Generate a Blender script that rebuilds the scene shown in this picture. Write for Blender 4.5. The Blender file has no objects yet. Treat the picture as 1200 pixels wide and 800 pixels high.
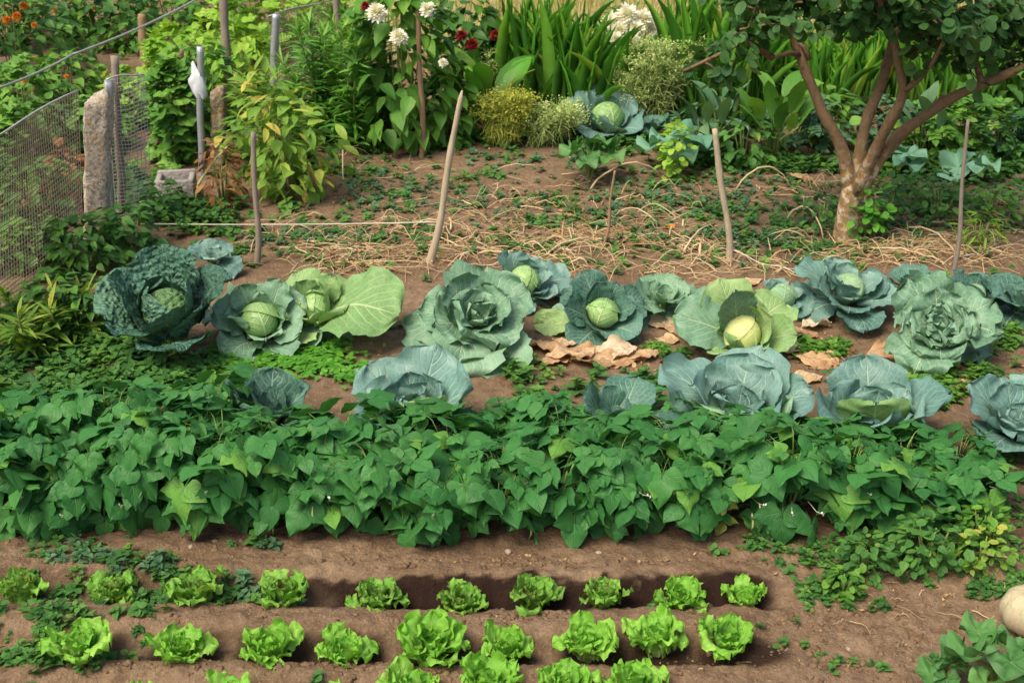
import bpy, math, random
import numpy as np
from math import sin, cos, tan, pi, radians, atan, sqrt

random.seed(11)
rng = np.random.default_rng(11)
scn = bpy.context.scene
COL = scn.collection

# ------------------------------------------------------------------ camera
CH, PITCH, FPX = 2.6, radians(25), 1500.0
CAM = np.array((0.0, 0.0, CH))
FWD = np.array((0, cos(PITCH), -sin(PITCH)))
UPV = np.array((0, sin(PITCH), cos(PITCH)))


def ray(px, py):
    return FWD + np.array((1, 0, 0)) * (px - 600) / FPX + UPV * (400 - py) / FPX


def G(px, py, z=0.0):
    d = ray(px, py)
    return CAM + d * (z - CH) / d[2]


def at(px, py, dist):
    d = ray(px, py)
    return CAM + d * dist / d[1]


def S(py):
    p = G(600, py)
    return FPX / float(np.dot(p - CAM, FWD))


def HH(py, hpx):
    e = PITCH + atan((py - 400) / FPX)
    return hpx / (S(py) * cos(e))


cd = bpy.data.cameras.new('camera')
cam = bpy.data.objects.new('camera', cd)
COL.objects.link(cam)
cam.location = CAM
cam.rotation_euler = (pi / 2 - PITCH, 0, 0)
cd.sensor_width = 36
cd.lens = 36 * FPX / 1200
cd.clip_end = 2000
cd.dof.use_dof = True
cd.dof.focus_distance = 5.0
cd.dof.aperture_fstop = 5.6
scn.camera = cam

# ------------------------------------------------------------------ noise
_tab = np.random.default_rng(5).random((64, 64))


def vn(x, y, s=0):
    x = np.asarray(x, float) + s * 17.31
    y = np.asarray(y, float) + s * 9.77
    xi = np.floor(x).astype(int)
    yi = np.floor(y).astype(int)
    fx = x - xi
    fy = y - yi
    fx = fx * fx * (3 - 2 * fx)
    fy = fy * fy * (3 - 2 * fy)
    a = _tab[xi % 64, yi % 64]
    b = _tab[(xi + 1) % 64, yi % 64]
    c = _tab[xi % 64, (yi + 1) % 64]
    d = _tab[(xi + 1) % 64, (yi + 1) % 64]
    return (a * (1 - fx) + b * fx) * (1 - fy) + (c * (1 - fx) + d * fx) * fy - 0.5


def fbm(x, y, s=0, o=4):
    r = 0
    a = 1.0
    for i in range(o):
        r = r + a * vn(x * 2 ** i, y * 2 ** i, s + i * 3)
        a *= .5
    return r


def sstep(a, b, x):
    t = np.clip((x - a) / (b - a), 0, 1)
    return t * t * (3 - 2 * t)


TR = [(3.56, -2.3, .90, .040), (3.265, -2.3, .72, .032), (3.01, -2.3, .62, .032)]


def gz(x, y):
    x = np.asarray(x, float)
    y = np.asarray(y, float)
    z = .035 * fbm(x * .9, y * .9, 1, 3)
    front = 1 - sstep(3.75, 4.1, y)
    z = z + front * .012 * fbm(x * 6, y * 6, 3, 4) + .010 * fbm(x * 12, y * 12, 5, 3)
    bed = (1 - sstep(.75, 1.15, x)) * (1 - sstep(3.7, 3.95, y))
    z = z + bed * .018
    for yt, x0, x1, dep in TR:
        yy = y - yt - .018 * fbm(x * 2.2, x * 0 + yt, 8, 3)
        m = 1 - sstep(x1 - .06, x1 + .1, x)
        prof = np.exp(-np.abs(yy / .058) ** 3.0)
        z = z - dep * 1.25 * prof * m
        z = z + .020 * np.exp(-((yy - .130) / .050) ** 2) * m * (.8 + .9 * fbm(x * 3, y * 0 + yt, 15, 2))
    # weeds side path hollow
    z = z - .03 * np.exp(-((x - 1.45) / .25) ** 2) * (1 - sstep(4.0, 5.0, y))
    return z


def gzf(x, y):
    return float(gz(np.array([x]), np.array([y]))[0])


def GP(px, py):
    p = G(px, py)
    p[2] = gzf(p[0], p[1])
    return p


# ------------------------------------------------------------------ mesh builder
class MB:
    def __init__(self):
        self.V, self.Q, self.A, self.n = [], [], [], 0

    def add(self, V, Q, A):
        self.V.append(np.asarray(V, float))
        self.Q.append(np.asarray(Q, int) + self.n)
        self.A.append(np.asarray(A, float))
        self.n += len(V)

    def addt(self, tm, R=None, T=(0, 0, 0), s=1.0, rnd=0.5):
        V, Q, UV = tm
        W = V * s
        if R is not None:
            W = W @ np.asarray(R).T
        A = np.column_stack((UV, np.full(len(V), rnd)))
        self.add(W + np.asarray(T), Q, A)

    def scatter(self, tmpls, R, T, sc, rnd):
        n = len(T)
        if n == 0:
            return
        ch = rng.integers(0, len(tmpls), n)
        for k, (V, Q, UV) in enumerate(tmpls):
            ix = np.nonzero(ch == k)[0]
            if len(ix) == 0:
                continue
            W = np.einsum('nij,kj->nki', R[ix], V) * np.asarray(sc)[ix][:, None, None] + T[ix][:, None, :]
            m, kv = len(ix), len(V)
            QQ = (Q[None] + (np.arange(m) * kv)[:, None, None]).reshape(-1, 4)
            A = np.empty((m, kv, 3))
            A[:, :, :2] = UV[None]
            A[:, :, 2] = np.asarray(rnd)[ix][:, None]
            self.add(W.reshape(-1, 3), QQ, A.reshape(-1, 3))

    def tube(self, P, r, sides=6, rnd=.5, cap=True):
        P = np.asarray(P, float)
        n = len(P)
        r = np.broadcast_to(np.asarray(r, float), (n,)).copy()
        T = np.gradient(P, axis=0)
        T /= np.linalg.norm(T, axis=1)[:, None] + 1e-9
        ref = np.array((0, 0, 1.0)) if abs(T[:, 2]).mean() < .8 else np.array((1.0, 0, 0))
        B = np.cross(T, ref)
        B /= np.linalg.norm(B, axis=1)[:, None] + 1e-9
        N = np.cross(B, T)
        a = np.linspace(0, 2 * pi, sides, endpoint=False)
        V = P[:, None] + r[:, None, None] * (np.cos(a)[None, :, None] * B[:, None] + np.sin(a)[None, :, None] * N[:, None])
        V = V.reshape(-1, 3)
        Q = []
        for i in range(n - 1):
            for j in range(sides):
                k = (j + 1) % sides
                Q.append((i * sides + j, i * sides + k, (i + 1) * sides + k, (i + 1) * sides + j))
        t = np.repeat(np.linspace(0, 1, n), sides)
        A = np.column_stack((np.tile(np.linspace(-1, 1, sides), n), t, np.full(n * sides, rnd)))
        if cap:
            V = np.vstack((V, P[0], P[-1]))
            A = np.vstack((A, (0, 0, rnd), (0, 1, rnd)))
            c0, c1 = n * sides, n * sides + 1
            for j in range(0, sides, 1):
                k = (j + 1) % sides
                Q.append((c0, k, j, j))
                Q.append((c1, (n - 1) * sides + j, (n - 1) * sides + k, (n - 1) * sides + k))
        self.add(V, Q, A)

    def mesh(self, name, smooth=True):
        V = np.vstack(self.V)
        Q = np.vstack(self.Q)
        A = np.vstack(self.A)
        me = bpy.data.meshes.new(name)
        tri = Q[:, 2] == Q[:, 3]
        cnt = np.where(tri, 3, 4)
        mask = np.ones(Q.shape, bool)
        mask[tri, 3] = False
        loops = Q[mask]
        me.vertices.add(len(V))
        me.vertices.foreach_set('co', V.astype(np.float32).ravel())
        me.loops.add(len(loops))
        me.loops.foreach_set('vertex_index', loops.astype(np.int32))
        me.polygons.add(len(Q))
        st = np.concatenate(([0], np.cumsum(cnt)[:-1]))
        me.polygons.foreach_set('loop_start', st.astype(np.int32))
        at_ = me.attributes.new('luv', 'FLOAT_VECTOR', 'POINT')
        at_.data.foreach_set('vector', A.astype(np.float32).ravel())
        me.update(calc_edges=True)
        me.validate()
        if smooth:
            me.polygons.foreach_set('use_smooth', np.ones(len(me.polygons), bool))
        return me

    def build(self, name, mat, parent=None, smooth=True, loc=None, bevel=0):
        me = self.mesh(name, smooth)
        me.materials.append(mat)
        o = bpy.data.objects.new(name, me)
        COL.objects.link(o)
        if parent is not None:
            o.parent = parent
        if loc is not None:
            o.location = loc
        return o


def box(mb, c, s, R=None, rnd=.5):
    x, y, z = [v / 2 for v in s]
    V = np.array([(-x, -y, -z), (x, -y, -z), (x, y, -z), (-x, y, -z), (-x, -y, z), (x, -y, z), (x, y, z), (-x, y, z)])
    Q = [(0, 3, 2, 1), (4, 5, 6, 7), (0, 1, 5, 4), (1, 2, 6, 5), (2, 3, 7, 6), (3, 0, 4, 7)]
    if R is not None:
        V = V @ np.asarray(R).T
    mb.add(V + np.asarray(c), Q, np.column_stack((V[:, 0], V[:, 2], np.full(8, rnd))))


def Rm(yaw, pitch, roll=0.0):
    yaw, pitch, roll = np.broadcast_arrays(np.asarray(yaw, float), np.asarray(pitch, float), np.asarray(roll, float))
    cy, sy, cp, sp, cr, sr = np.cos(yaw), np.sin(yaw), np.cos(pitch), np.sin(pitch), np.cos(roll), np.sin(roll)
    Z = np.zeros(yaw.shape)
    O = Z + 1
    Rz = np.stack([np.stack([cy, -sy, Z], -1), np.stack([sy, cy, Z], -1), np.stack([Z, Z, O], -1)], -2)
    Rx = np.stack([np.stack([O, Z, Z], -1), np.stack([Z, cp, -sp], -1), np.stack([Z, sp, cp], -1)], -2)
    Ry = np.stack([np.stack([cr, Z, sr], -1), np.stack([Z, O, Z], -1), np.stack([-sr, Z, cr], -1)], -2)
    return Rz @ Rx @ Ry


PROF = dict(
    ovate=([0, .04, .12, .25, .4, .55, .7, .82, .92, 1], [.05, .55, .88, 1, .93, .76, .52, .3, .12, .01]),
    ellip=([0, .1, .25, .45, .6, .75, .88, .96, 1], [.03, .4, .78, 1, .97, .8, .48, .2, .02]),
    lance=([0, .1, .3, .5, .7, .85, 1], [.35, .7, 1, .92, .66, .38, .02]),
    round=([0, .08, .2, .35, .5, .65, .8, .9, .96, 1], [.1, .22, .58, .86, .98, 1, .88, .66, .42, .1]),
    fan=([0, .06, .15, .3, .5, .7, .85, .94, 1], [.12, .25, .55, .85, 1, 1, .86, .6, .15]),
    obov=([0, .1, .25, .45, .65, .8, .92, 1], [.2, .28, .48, .78, 1, .96, .66, .12]),
    sword=([0, .1, .4, .7, .9, 1], [.8, .95, 1, .75, .3, .02]),
    oval=([0, .05, .15, .3, .5, .7, .85, .95, 1], [.05, .45, .78, .96, 1, .9, .66, .36, .03]),
)


def leaf(L=1, W=.8, prof='ovate', p0=0, p1=0, cup=0, fold=0, ruf=0, freq=3, nu=6, nv=8, edge=0, bump=0, bfreq=9, r=None, pw=1.0, twist=0, savoy=0):
    r = r or rng
    s = np.linspace(0, 1, nv + 1)
    t = .45 * s + .55 * np.sin(s * pi / 2) if prof in ('round', 'fan', 'obov', 'oval') else s
    u = np.linspace(-1, 1, nu + 1)
    ang = p0 + (p1 - p0) * t ** pw
    dt = np.diff(t) * L
    am = (ang[1:] + ang[:-1]) / 2
    y = np.concatenate(([0], np.cumsum(np.cos(am) * dt)))
    z = np.concatenate(([0], np.cumsum(np.sin(am) * dt)))
    w = np.interp(t, *PROF[prof]) * W / 2
    U, T = np.meshgrid(u, t)
    Wd = np.repeat(w[:, None], nu + 1, 1)
    if edge:
        for sd in (-1, 1):
            f2 = freq * r.uniform(1.3, 2.2)
            mod = 1 + edge * np.sin(f2 * 2 * pi * t + r.uniform(0, 6)) * .6 + edge * .5 * np.sin(f2 * 4.3 * pi * t + r.uniform(0, 6))
            Wd = np.where(np.sign(U) == sd, Wd * (1 + (mod[:, None] - 1) * np.abs(U)), Wd)
        tipm = edge * .25 * L * np.abs(T) ** 4 * (np.sin(U * r.uniform(4, 9) + r.uniform(0, 6)))
    else:
        tipm = 0
    if abs(cup) > 1e-3:
        X = np.sin(U * cup) / cup * Wd
        Hh = (1 - np.cos(U * cup)) / cup * Wd
    else:
        X = U * Wd
        Hh = np.zeros_like(X)
    Hh = Hh + fold * np.abs(U) * Wd
    if ruf:
        env = np.clip(T * 4, 0, 1)
        ph = r.uniform(0, 6, 4)
        sideph = np.where(U > 0, ph[0], ph[1])
        wave = np.sin(freq * 2 * pi * T + sideph) + .6 * np.sin(freq * 2 * pi * 1.9 * T + sideph * 2 + ph[2])
        tipw = np.sin(U * freq * 2.2 + ph[3]) * T ** 6
        Hh = Hh + ruf * W * (np.abs(U) ** 1.7 * wave * env * .5 * (1 - .5 * T ** 6) + tipw * .5)
    if bump:
        ph = r.uniform(0, 6, 6)
        px_, py_ = X / L, T
        Hh = Hh + bump * L * (np.sin(bfreq * px_ + bfreq * .6 * py_ + ph[0]) * np.sin(bfreq * .8 * py_ - bfreq * .5 * px_ + ph[1]) + .5 * np.sin(bfreq * 2.1 * px_ + ph[2]) * np.sin(bfreq * 1.9 * py_ + ph[3]))
    if savoy:
        k = r.uniform(0, 20)
        Hh = Hh + savoy * L * fbm(X / L * 13 + k, T * 13, 2, 3)
    if twist:
        tw = twist * T
        X, Hh = X * np.cos(tw) - Hh * np.sin(tw), X * np.sin(tw) + Hh * np.cos(tw)
    a = ang[:, None]
    V = np.stack([X, y[:, None] - np.sin(a) * Hh + tipm * np.cos(a), z[:, None] + np.cos(a) * Hh + tipm * np.sin(a)], -1).reshape(-1, 3)
    i, j = np.meshgrid(np.arange(nv), np.arange(nu), indexing='ij')
    b = (i * (nu + 1) + j).ravel()
    Q = np.stack([b, b + 1, b + nu + 2, b + nu + 1], -1)
    UV = np.stack([U.ravel(), T.ravel()], -1)
    return V, Q, UV


def polar_leaf(R=.5, lobes=5, depth=.25, n=22, rings=3, cup=.15, ruf=.06, gap=.35, r=None, tooth=.05):
    """A palmate leaf: petiole joint at the origin, tip along +Y."""
    r = r or rng
    th = np.linspace(-pi + gap, pi - gap, n)
    rr = R * (1 - depth * (.5 - .5 * np.cos(th * lobes)) * np.clip(1.2 - np.abs(th) / pi * .5, .5, 1)) * (1 - .25 * (np.abs(th) / pi) ** 2)
    rr *= 1 + tooth * np.sin(th * 23 + r.uniform(0, 6)) + r.normal(0, tooth * .4, n)
    V, UV = [(0, 0, 0)], [(0, 0)]
    for k in range(1, rings + 1):
        f = k / rings
        z = cup * R * f * f + ruf * R * f * f * np.sin(th * 4 + r.uniform(0, 6)) + ruf * .8 * R * f * np.cos(th * lobes)
        for a, q, zz in zip(th, rr, z):
            V.append((sin(a) * q * f, cos(a) * q * f, zz))
            UV.append((a / pi, f))
    V[0] = (0, 0, 0)
    Q = []
    for j in range(n - 1):
        Q.append((0, 1 + j + 1, 1 + j, 1 + j))
        for k in range(rings - 1):
            b = 1 + k * n + j
            Q.append((b, b + 1, b + n + 1, b + n))
    return np.array(V), np.array(Q), np.array(UV)


def merge(parts):
    V, Q, U, n = [], [], [], 0
    for v, q, u in parts:
        V.append(v)
        Q.append(q + n)
        U.append(u)
        n += len(v)
    return np.vstack(V), np.vstack(Q), np.vstack(U)


def xf(tm, R=None, T=(0, 0, 0), s=1.0):
    V = tm[0] * s
    if R is not None:
        V = V @ np.asarray(R).T
    return V + np.asarray(T), tm[1], tm[2]


def tube_t(P, r, sides=4):
    m = MB()
    m.tube(P, r, sides, cap=False)
    return m.V[0], m.Q[0], m.A[0][:, :2] * np.array((0, 0))


# ------------------------------------------------------------------ materials
class NT:
    def __init__(self, name):
        self.m = bpy.data.materials.new(name)
        self.m.use_nodes = True
        self.t = self.m.node_tree
        self.t.nodes.clear()

    def n(self, typ, **kw):
        nd = self.t.nodes.new(typ)
        for k, v in kw.items():
            if k.startswith('i_'):
                nd.inputs[k[2:].replace('_', ' ')].default_value = v
            elif k[0] == 'i' and k[1:].isdigit():
                nd.inputs[int(k[1:])].default_value = v
            else:
                setattr(nd, k, v)
        return nd

    def l(self, a, b):
        self.t.links.new(a, b)

    def math(self, op, a, b=None, c=None, clamp=False):
        nd = self.n('ShaderNodeMath', operation=op, use_clamp=clamp)
        for i, v in enumerate((a, b, c)):
            if v is None:
                continue
            if isinstance(v, (int, float)):
                nd.inputs[i].default_value = v
            else:
                self.l(v, nd.inputs[i])
        return nd.outputs[0]

    def mix(self, f, a, b, mode='MIX'):
        nd = self.n('ShaderNodeMix', data_type='RGBA', blend_type=mode)
        for i, v in ((0, f), (6, a), (7, b)):
            if isinstance(v, (int, float)):
                nd.inputs[i].default_value = v
            elif isinstance(v, tuple):
                nd.inputs[i].default_value = (v + (1,))[:4]
            else:
                self.l(v, nd.inputs[i])
        return nd.outputs[2]

    def ramp(self, f, stops, interp='LINEAR'):
        nd = self.n('ShaderNodeValToRGB')
        cr = nd.color_ramp
        cr.interpolation = interp
        while len(cr.elements) < len(stops):
            cr.elements.new(.5)
        for e, (p, c) in zip(cr.elements, stops):
            e.position = p
            e.color = (c + (1,))[:4] if isinstance(c, tuple) else (c, c, c, 1)
        self.l(f, nd.inputs[0])
        return nd.outputs[0]

    def noise(self, scale, detail=3, rough=.55, vec=None, dist=0, out='Fac'):
        nd = self.n('ShaderNodeTexNoise', i_Scale=scale, i_Detail=detail, i_Roughness=rough, i_Distortion=dist)
        if vec is None:
            if not hasattr(self, 'tc'):
                self.tc = self.n('ShaderNodeTexCoord').outputs['Object']
            vec = self.tc
        self.l(vec, nd.inputs['Vector'])
        return nd.outputs[out]

    def bsdf(self, col, rough=.5, spec=.4, trans=0, tcol=None, bump=None, bdist=.002, bstr=1.0, coat=0):
        p = self.n('ShaderNodeBsdfPrincipled')
        if isinstance(col, tuple):
            p.inputs['Base Color'].default_value = col + (1,)
        else:
            self.l(col, p.inputs['Base Color'])
        if isinstance(rough, (int, float)):
            p.inputs['Roughness'].default_value = rough
        else:
            self.l(rough, p.inputs['Roughness'])
        p.inputs['Specular IOR Level'].default_value = spec
        out = self.n('ShaderNodeOutputMaterial')
        nrm = None
        if bump is not None:
            b = self.n('ShaderNodeBump', i_Strength=bstr, i_Distance=bdist)
            self.l(bump, b.inputs['Height'])
            nrm = b.outputs[0]
            self.l(nrm, p.inputs['Normal'])
        if trans:
            tr = self.n('ShaderNodeBsdfTranslucent')
            tc = tcol if tcol is not None else col
            if isinstance(tc, tuple):
                tr.inputs[0].default_value = tc + (1,)
            else:
                self.l(tc, tr.inputs[0])
            if nrm is not None:
                self.l(nrm, tr.inputs['Normal'])
            mx = self.n('ShaderNodeMixShader')
            mx.inputs[0].default_value = trans
            self.l(p.outputs[0], mx.inputs[1])
            self.l(tr.outputs[0], mx.inputs[2])
            self.l(mx.outputs[0], out.inputs[0])
        else:
            self.l(p.outputs[0], out.inputs[0])
        return self.m


def leaf_mat(name, stops, vein=None, vn_=6, slope=.5, vstr=.5, rough=.5, spec=.22, trans=.25, nz=.25, nscale=25, tip=None, base=None, cells=0, bdist=.002, polar=False, edge=None, spots=None, patchy=None):
    k = NT(name)
    a = k.n('ShaderNodeAttribute', attribute_name='luv')
    sp = k.n('ShaderNodeSeparateXYZ')
    k.l(a.outputs['Vector'], sp.inputs[0])
    u, v, r = sp.outputs
    col = k.ramp(r, stops)
    no = k.noise(nscale, 4)
    col = k.mix(nz, col, k.mix(no, (.05, .05, .05), (1, 1, 1)), 'OVERLAY')
    au = k.math('ABSOLUTE', u)
    if tip:
        col = k.mix(k.math('MULTIPLY', k.math('POWER', v, 2.5), .8), col, tip)
    if base:
        col = k.mix(k.math('POWER', k.math('SUBTRACT', 1.0, v), 2.2), col, base)
    if edge:
        col = k.mix(k.math('MULTIPLY', k.math('POWER', au, 5.0), .6), col, edge)
    hgt = no
    if vein:
        q = k.math('SUBTRACT', v, k.math('MULTIPLY', au, slope)) if not polar else k.math('MULTIPLY', u, 2.5 / vn_)
        q = k.math('ADD', q, k.math('MULTIPLY', k.noise(nscale * .7, 2), .06))
        q = k.math('ADD', q, .5 / vn_) if polar else q
        fr = k.math('ABSOLUTE', k.math('SUBTRACT', k.math('FRACT', k.math('MULTIPLY', q, float(vn_))), .5))
        ln = k.math('SUBTRACT', 1.0, k.math('MULTIPLY', fr, 7.0), clamp=True)
        ln = k.math('MULTIPLY', ln, k.math('SUBTRACT', 1.15, au, clamp=True))
        md = k.math('SUBTRACT', 1.0, k.math('DIVIDE', au, k.math('SUBTRACT', .085, k.math('MULTIPLY', v, .065))), clamp=True)
        vv = k.math('MAXIMUM', k.math('MULTIPLY', ln, .8), k.math('MULTIPLY', md, 1.3, clamp=True))
        net = k.n('ShaderNodeTexVoronoi', feature='DISTANCE_TO_EDGE', i_Scale=nscale * 2.2)
        k.l(k.tc, net.inputs['Vector'])
        nl = k.math('SUBTRACT', 1.0, k.math('MULTIPLY', net.outputs['Distance'], 9.0), clamp=True)
        vv2 = k.math('MAXIMUM', vv, k.math('MULTIPLY', nl, .28))
        col = k.mix(k.math('MULTIPLY', vv2, vstr), col, vein)
        hgt = k.math('SUBTRACT', k.math('MULTIPLY', no, .4), k.math('MULTIPLY', vv, .6))
    if cells:
        vo = k.n('ShaderNodeTexVoronoi', feature='SMOOTH_F1', i_Scale=cells)
        k.l(k.tc, vo.inputs['Vector'])
        hgt = k.math('SUBTRACT', hgt, k.math('MULTIPLY', vo.outputs['Distance'], 2.0))
        col = k.mix(k.math('MULTIPLY', vo.outputs['Distance'], .9, clamp=True), col, (.45, .6, .42), 'MIX') if False else col
    if patchy:
        col = k.mix(k.ramp(k.noise(9, 3), [(.48, 0.0), (.68, .75)]), col, patchy)
    if spots:
        col = k.mix(k.ramp(k.noise(70, 2, .5), [(.70, 0.0), (.74, .85)]), col, spots)
    tc = k.mix(1.0, col, (1.3, 1.2, .45), 'MULTIPLY')
    return k.bsdf(col, rough, spec, trans, tc, bump=hgt, bdist=bdist)


def wood_mat(name, c1, c2, scale=(60, 60, 6), rough=.85):
    k = NT(name)
    tc = k.n('ShaderNodeTexCoord').outputs['Object']
    mp = k.n('ShaderNodeMapping')
    mp.inputs['Scale'].default_value = scale
    k.l(tc, mp.inputs[0])
    n1 = k.noise(1.0, 5, .65, mp.outputs[0])
    n2 = k.noise(9, 3, .5, tc)
    col = k.mix(k.math('MULTIPLY', k.math('ADD', n1, n2), .5), c1, c2)
    col = k.mix(k.ramp(n1, [(.55, 0.0), (.75, .55)]), col, tuple(x * .45 for x in c1))
    if 'bark' in name:
        col = k.mix(k.ramp(k.noise(17, 5, .65), [(.50, 0.0), (.66, .7)]), col, (.30, .25, .16))
        col = k.mix(k.ramp(k.noise(31, 4, .6), [(.56, 0.0), (.68, .7)]), col, (.05, .035, .025))
    return k.bsdf(col, rough, .2, bump=k.math('ADD', n1, k.math('MULTIPLY', n2, .6)), bdist=.010 if name == 'bark' else .006)


M = {}
M['bean'] = leaf_mat('bean_leaf', [(0, (.028, .135, .034)), (.45, (.048, .205, .048)), (.8, (.080, .265, .058)), (.93, (.12, .32, .06)), (.985, (.15, .35, .055)), (1, (.36, .38, .07))], vein=(.13, .28, .09), vn_=5, slope=.42, vstr=.28, rough=.48, spec=.25, trans=.28, nz=.2, nscale=30, spots=(.22, .20, .06), patchy=(.062, .20, .045))
M['bean_stem'] = leaf_mat('bean_stem', [(0, (.14, .20, .05)), (1, (.22, .30, .08))], rough=.6, trans=0)
M['pod'] = leaf_mat('bean_pod', [(0, (.42, .45, .16)), (1, (.55, .55, .25))], rough=.5, trans=.1)
M['cab_blue'] = leaf_mat('cabbage_blue_leaf', [(0, (.055, .150, .130)), (.5, (.105, .225, .195)), (1, (.20, .35, .30))], vein=(.42, .58, .43), vn_=7, slope=.55, vstr=.58, rough=.46, spec=.45, trans=.12, nz=.28, nscale=16, bdist=.004, spots=(.36, .30, .17))
M['cab_grey'] = leaf_mat('cabbage_grey_leaf', [(0, (.095, .215, .130)), (.5, (.150, .295, .180)), (1, (.23, .40, .25))], vein=(.50, .64, .42), vn_=7, slope=.55, vstr=.62, rough=.5, spec=.4, trans=.14, nz=.3, nscale=16, bdist=.004, spots=(.36, .30, .17))
M['cab_green'] = leaf_mat('cabbage_green_leaf', [(0, (.13, .27, .09)), (.5, (.20, .36, .125)), (1, (.29, .45, .17))], vein=(.60, .68, .36), vn_=7, slope=.6, vstr=.6, rough=.5, spec=.3, trans=.16, nz=.28, nscale=16, bdist=.004, spots=(.36, .30, .17))
M['cab_dark'] = leaf_mat('cabbage_dark_leaf', [(0, (.038, .115, .085)), (.5, (.06, .16, .12)), (1, (.10, .23, .18))], vein=(.36, .54, .38), vn_=7, slope=.55, vstr=.65, rough=.48, spec=.35, trans=.12, nz=.28, nscale=16, bdist=.004, spots=(.36, .30, .17))
M['head'] = leaf_mat('cabbage_head', [(0, (.15, .32, .085)), (1, (.29, .48, .15))], vein=(.62, .74, .42), vn_=6, slope=.5, vstr=.72, spots=(.36, .34, .16), bdist=.005, rough=.4, spec=.4, trans=.08, nz=.2, nscale=14)
M['head_grey'] = leaf_mat('cabbage_grey_head', [(0, (.20, .37, .20)), (1, (.30, .47, .25))], vein=(.50, .62, .40), vn_=6, slope=.5, vstr=.7, rough=.5, trans=.08, nz=.2, nscale=14, bdist=.005)
M['core'] = leaf_mat('cabbage_core', [(0, (.50, .58, .16)), (.6, (.66, .68, .30)), (1, (.80, .76, .52))], vein=(.75, .75, .5), vn_=4, vstr=.4, rough=.45, trans=.1, nz=.35, nscale=40)
M['savoy'] = leaf_mat('savoy_leaf', [(0, (.034, .105, .072)), (.5, (.055, .150, .10)), (1, (.095, .21, .135))], vein=(.22, .36, .22), vn_=6, slope=.5, vstr=.5, rough=.5, spec=.35, trans=.08, nz=.4, nscale=26, cells=48, bdist=.012)
M['savoy_head'] = leaf_mat('savoy_head', [(0, (.075, .17, .06)), (1, (.13, .26, .09))], vein=(.34, .5, .26), vn_=6, slope=.5, vstr=.5, rough=.5, trans=.08, nz=.4, nscale=26, cells=48, bdist=.012)
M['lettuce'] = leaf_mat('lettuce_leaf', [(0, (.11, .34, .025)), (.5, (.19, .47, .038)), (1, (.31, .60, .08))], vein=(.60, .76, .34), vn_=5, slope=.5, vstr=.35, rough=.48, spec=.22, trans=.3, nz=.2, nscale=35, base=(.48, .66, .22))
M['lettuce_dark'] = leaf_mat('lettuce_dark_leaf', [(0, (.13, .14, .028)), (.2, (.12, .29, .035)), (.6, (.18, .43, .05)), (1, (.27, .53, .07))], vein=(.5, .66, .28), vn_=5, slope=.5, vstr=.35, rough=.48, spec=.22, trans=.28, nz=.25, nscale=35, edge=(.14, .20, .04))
M['dry'] = leaf_mat('dry_leaf', [(0, (.34, .20, .10)), (.5, (.50, .32, .17)), (.8, (.58, .42, .25)), (1, (.62, .52, .38))], vein=(.66, .52, .34), vn_=5, vstr=.5, rough=.8, spec=.15, trans=.12, nz=.5, nscale=28, bdist=.006, patchy=(.26, .13, .06), spots=(.12, .06, .03))
M['straw'] = leaf_mat('straw', [(0, (.24, .14, .065)), (.5, (.46, .32, .16)), (1, (.64, .51, .32))], rough=.75, spec=.2, trans=0, nz=.4, nscale=20)
M['soil_litter'] = leaf_mat('litter', [(0, (.12, .065, .035)), (.5, (.26, .15, .07)), (1, (.42, .28, .14))], rough=.9, spec=.1, trans=0, nz=.4)
M['weed'] = leaf_mat('weed_leaf', [(0, (.035, .12, .028)), (.5, (.065, .19, .038)), (.9, (.12, .28, .05)), (1, (.22, .34, .07))], vein=(.16, .3, .1), vn_=4, vstr=.3, rough=.5, trans=.25, nscale=40)
M['weed_blue'] = leaf_mat('weed_blue_leaf', [(0, (.05, .13, .065)), (.5, (.085, .19, .09)), (1, (.14, .26, .12))], vein=(.2, .34, .16), vn_=4, vstr=.3, rough=.5, trans=.22, nscale=40)
M['clover'] = leaf_mat('clover_leaf', [(0, (.055, .20, .02)), (.5, (.09, .29, .028)), (1, (.15, .38, .045))], rough=.5, trans=.28, nscale=40)
M['lime'] = leaf_mat('vine_leaf', [(0, (.13, .31, .025)), (.5, (.23, .45, .04)), (1, (.40, .58, .08))], vein=(.4, .55, .18), vn_=2, vstr=.4, rough=.5, trans=.35, nscale=18, polar=True)
M['mid'] = leaf_mat('shrub_leaf', [(0, (.045, .15, .02)), (.5, (.095, .25, .032)), (1, (.19, .38, .05))], vein=(.16, .3, .1), vn_=5, vstr=.3, rough=.45, trans=.25, nscale=25)
M['dark'] = leaf_mat('dark_leaf', [(0, (.028, .095, .018)), (.5, (.055, .155, .026)), (1, (.12, .27, .035))], vein=(.1, .2, .07), vn_=5, vstr=.3, rough=.42, trans=.2, nscale=25)
M['yellowing'] = leaf_mat('yellowing_leaf', [(0, (.10, .25, .03)), (.55, (.18, .35, .045)), (.8, (.34, .44, .07)), (1, (.58, .46, .10))], vein=(.45, .5, .15), vn_=5, vstr=.3, rough=.5, trans=.3, nscale=20)
M['lily'] = leaf_mat('lily_leaf', [(0, (.06, .20, .03)), (.5, (.12, .32, .045)), (1, (.26, .46, .08))], rough=.42, trans=.28, nscale=20)
M['iris'] = leaf_mat('iris_leaf', [(0, (.055, .20, .022)), (.5, (.105, .33, .032)), (.9, (.22, .48, .05)), (1, (.42, .46, .09))], rough=.42, trans=.3, nscale=12, base=(.10, .2, .05))
M['fennel'] = leaf_mat('fennel_leaf', [(0, (.28, .36, .05)), (.5, (.42, .48, .07)), (1, (.58, .56, .12))], rough=.6, trans=.2, nscale=30)
M['umbel'] = leaf_mat('umbel_leaf', [(0, (.24, .38, .08)), (.5, (.42, .55, .17)), (1, (.62, .68, .32))], rough=.6, trans=.2, nscale=30)
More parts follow.
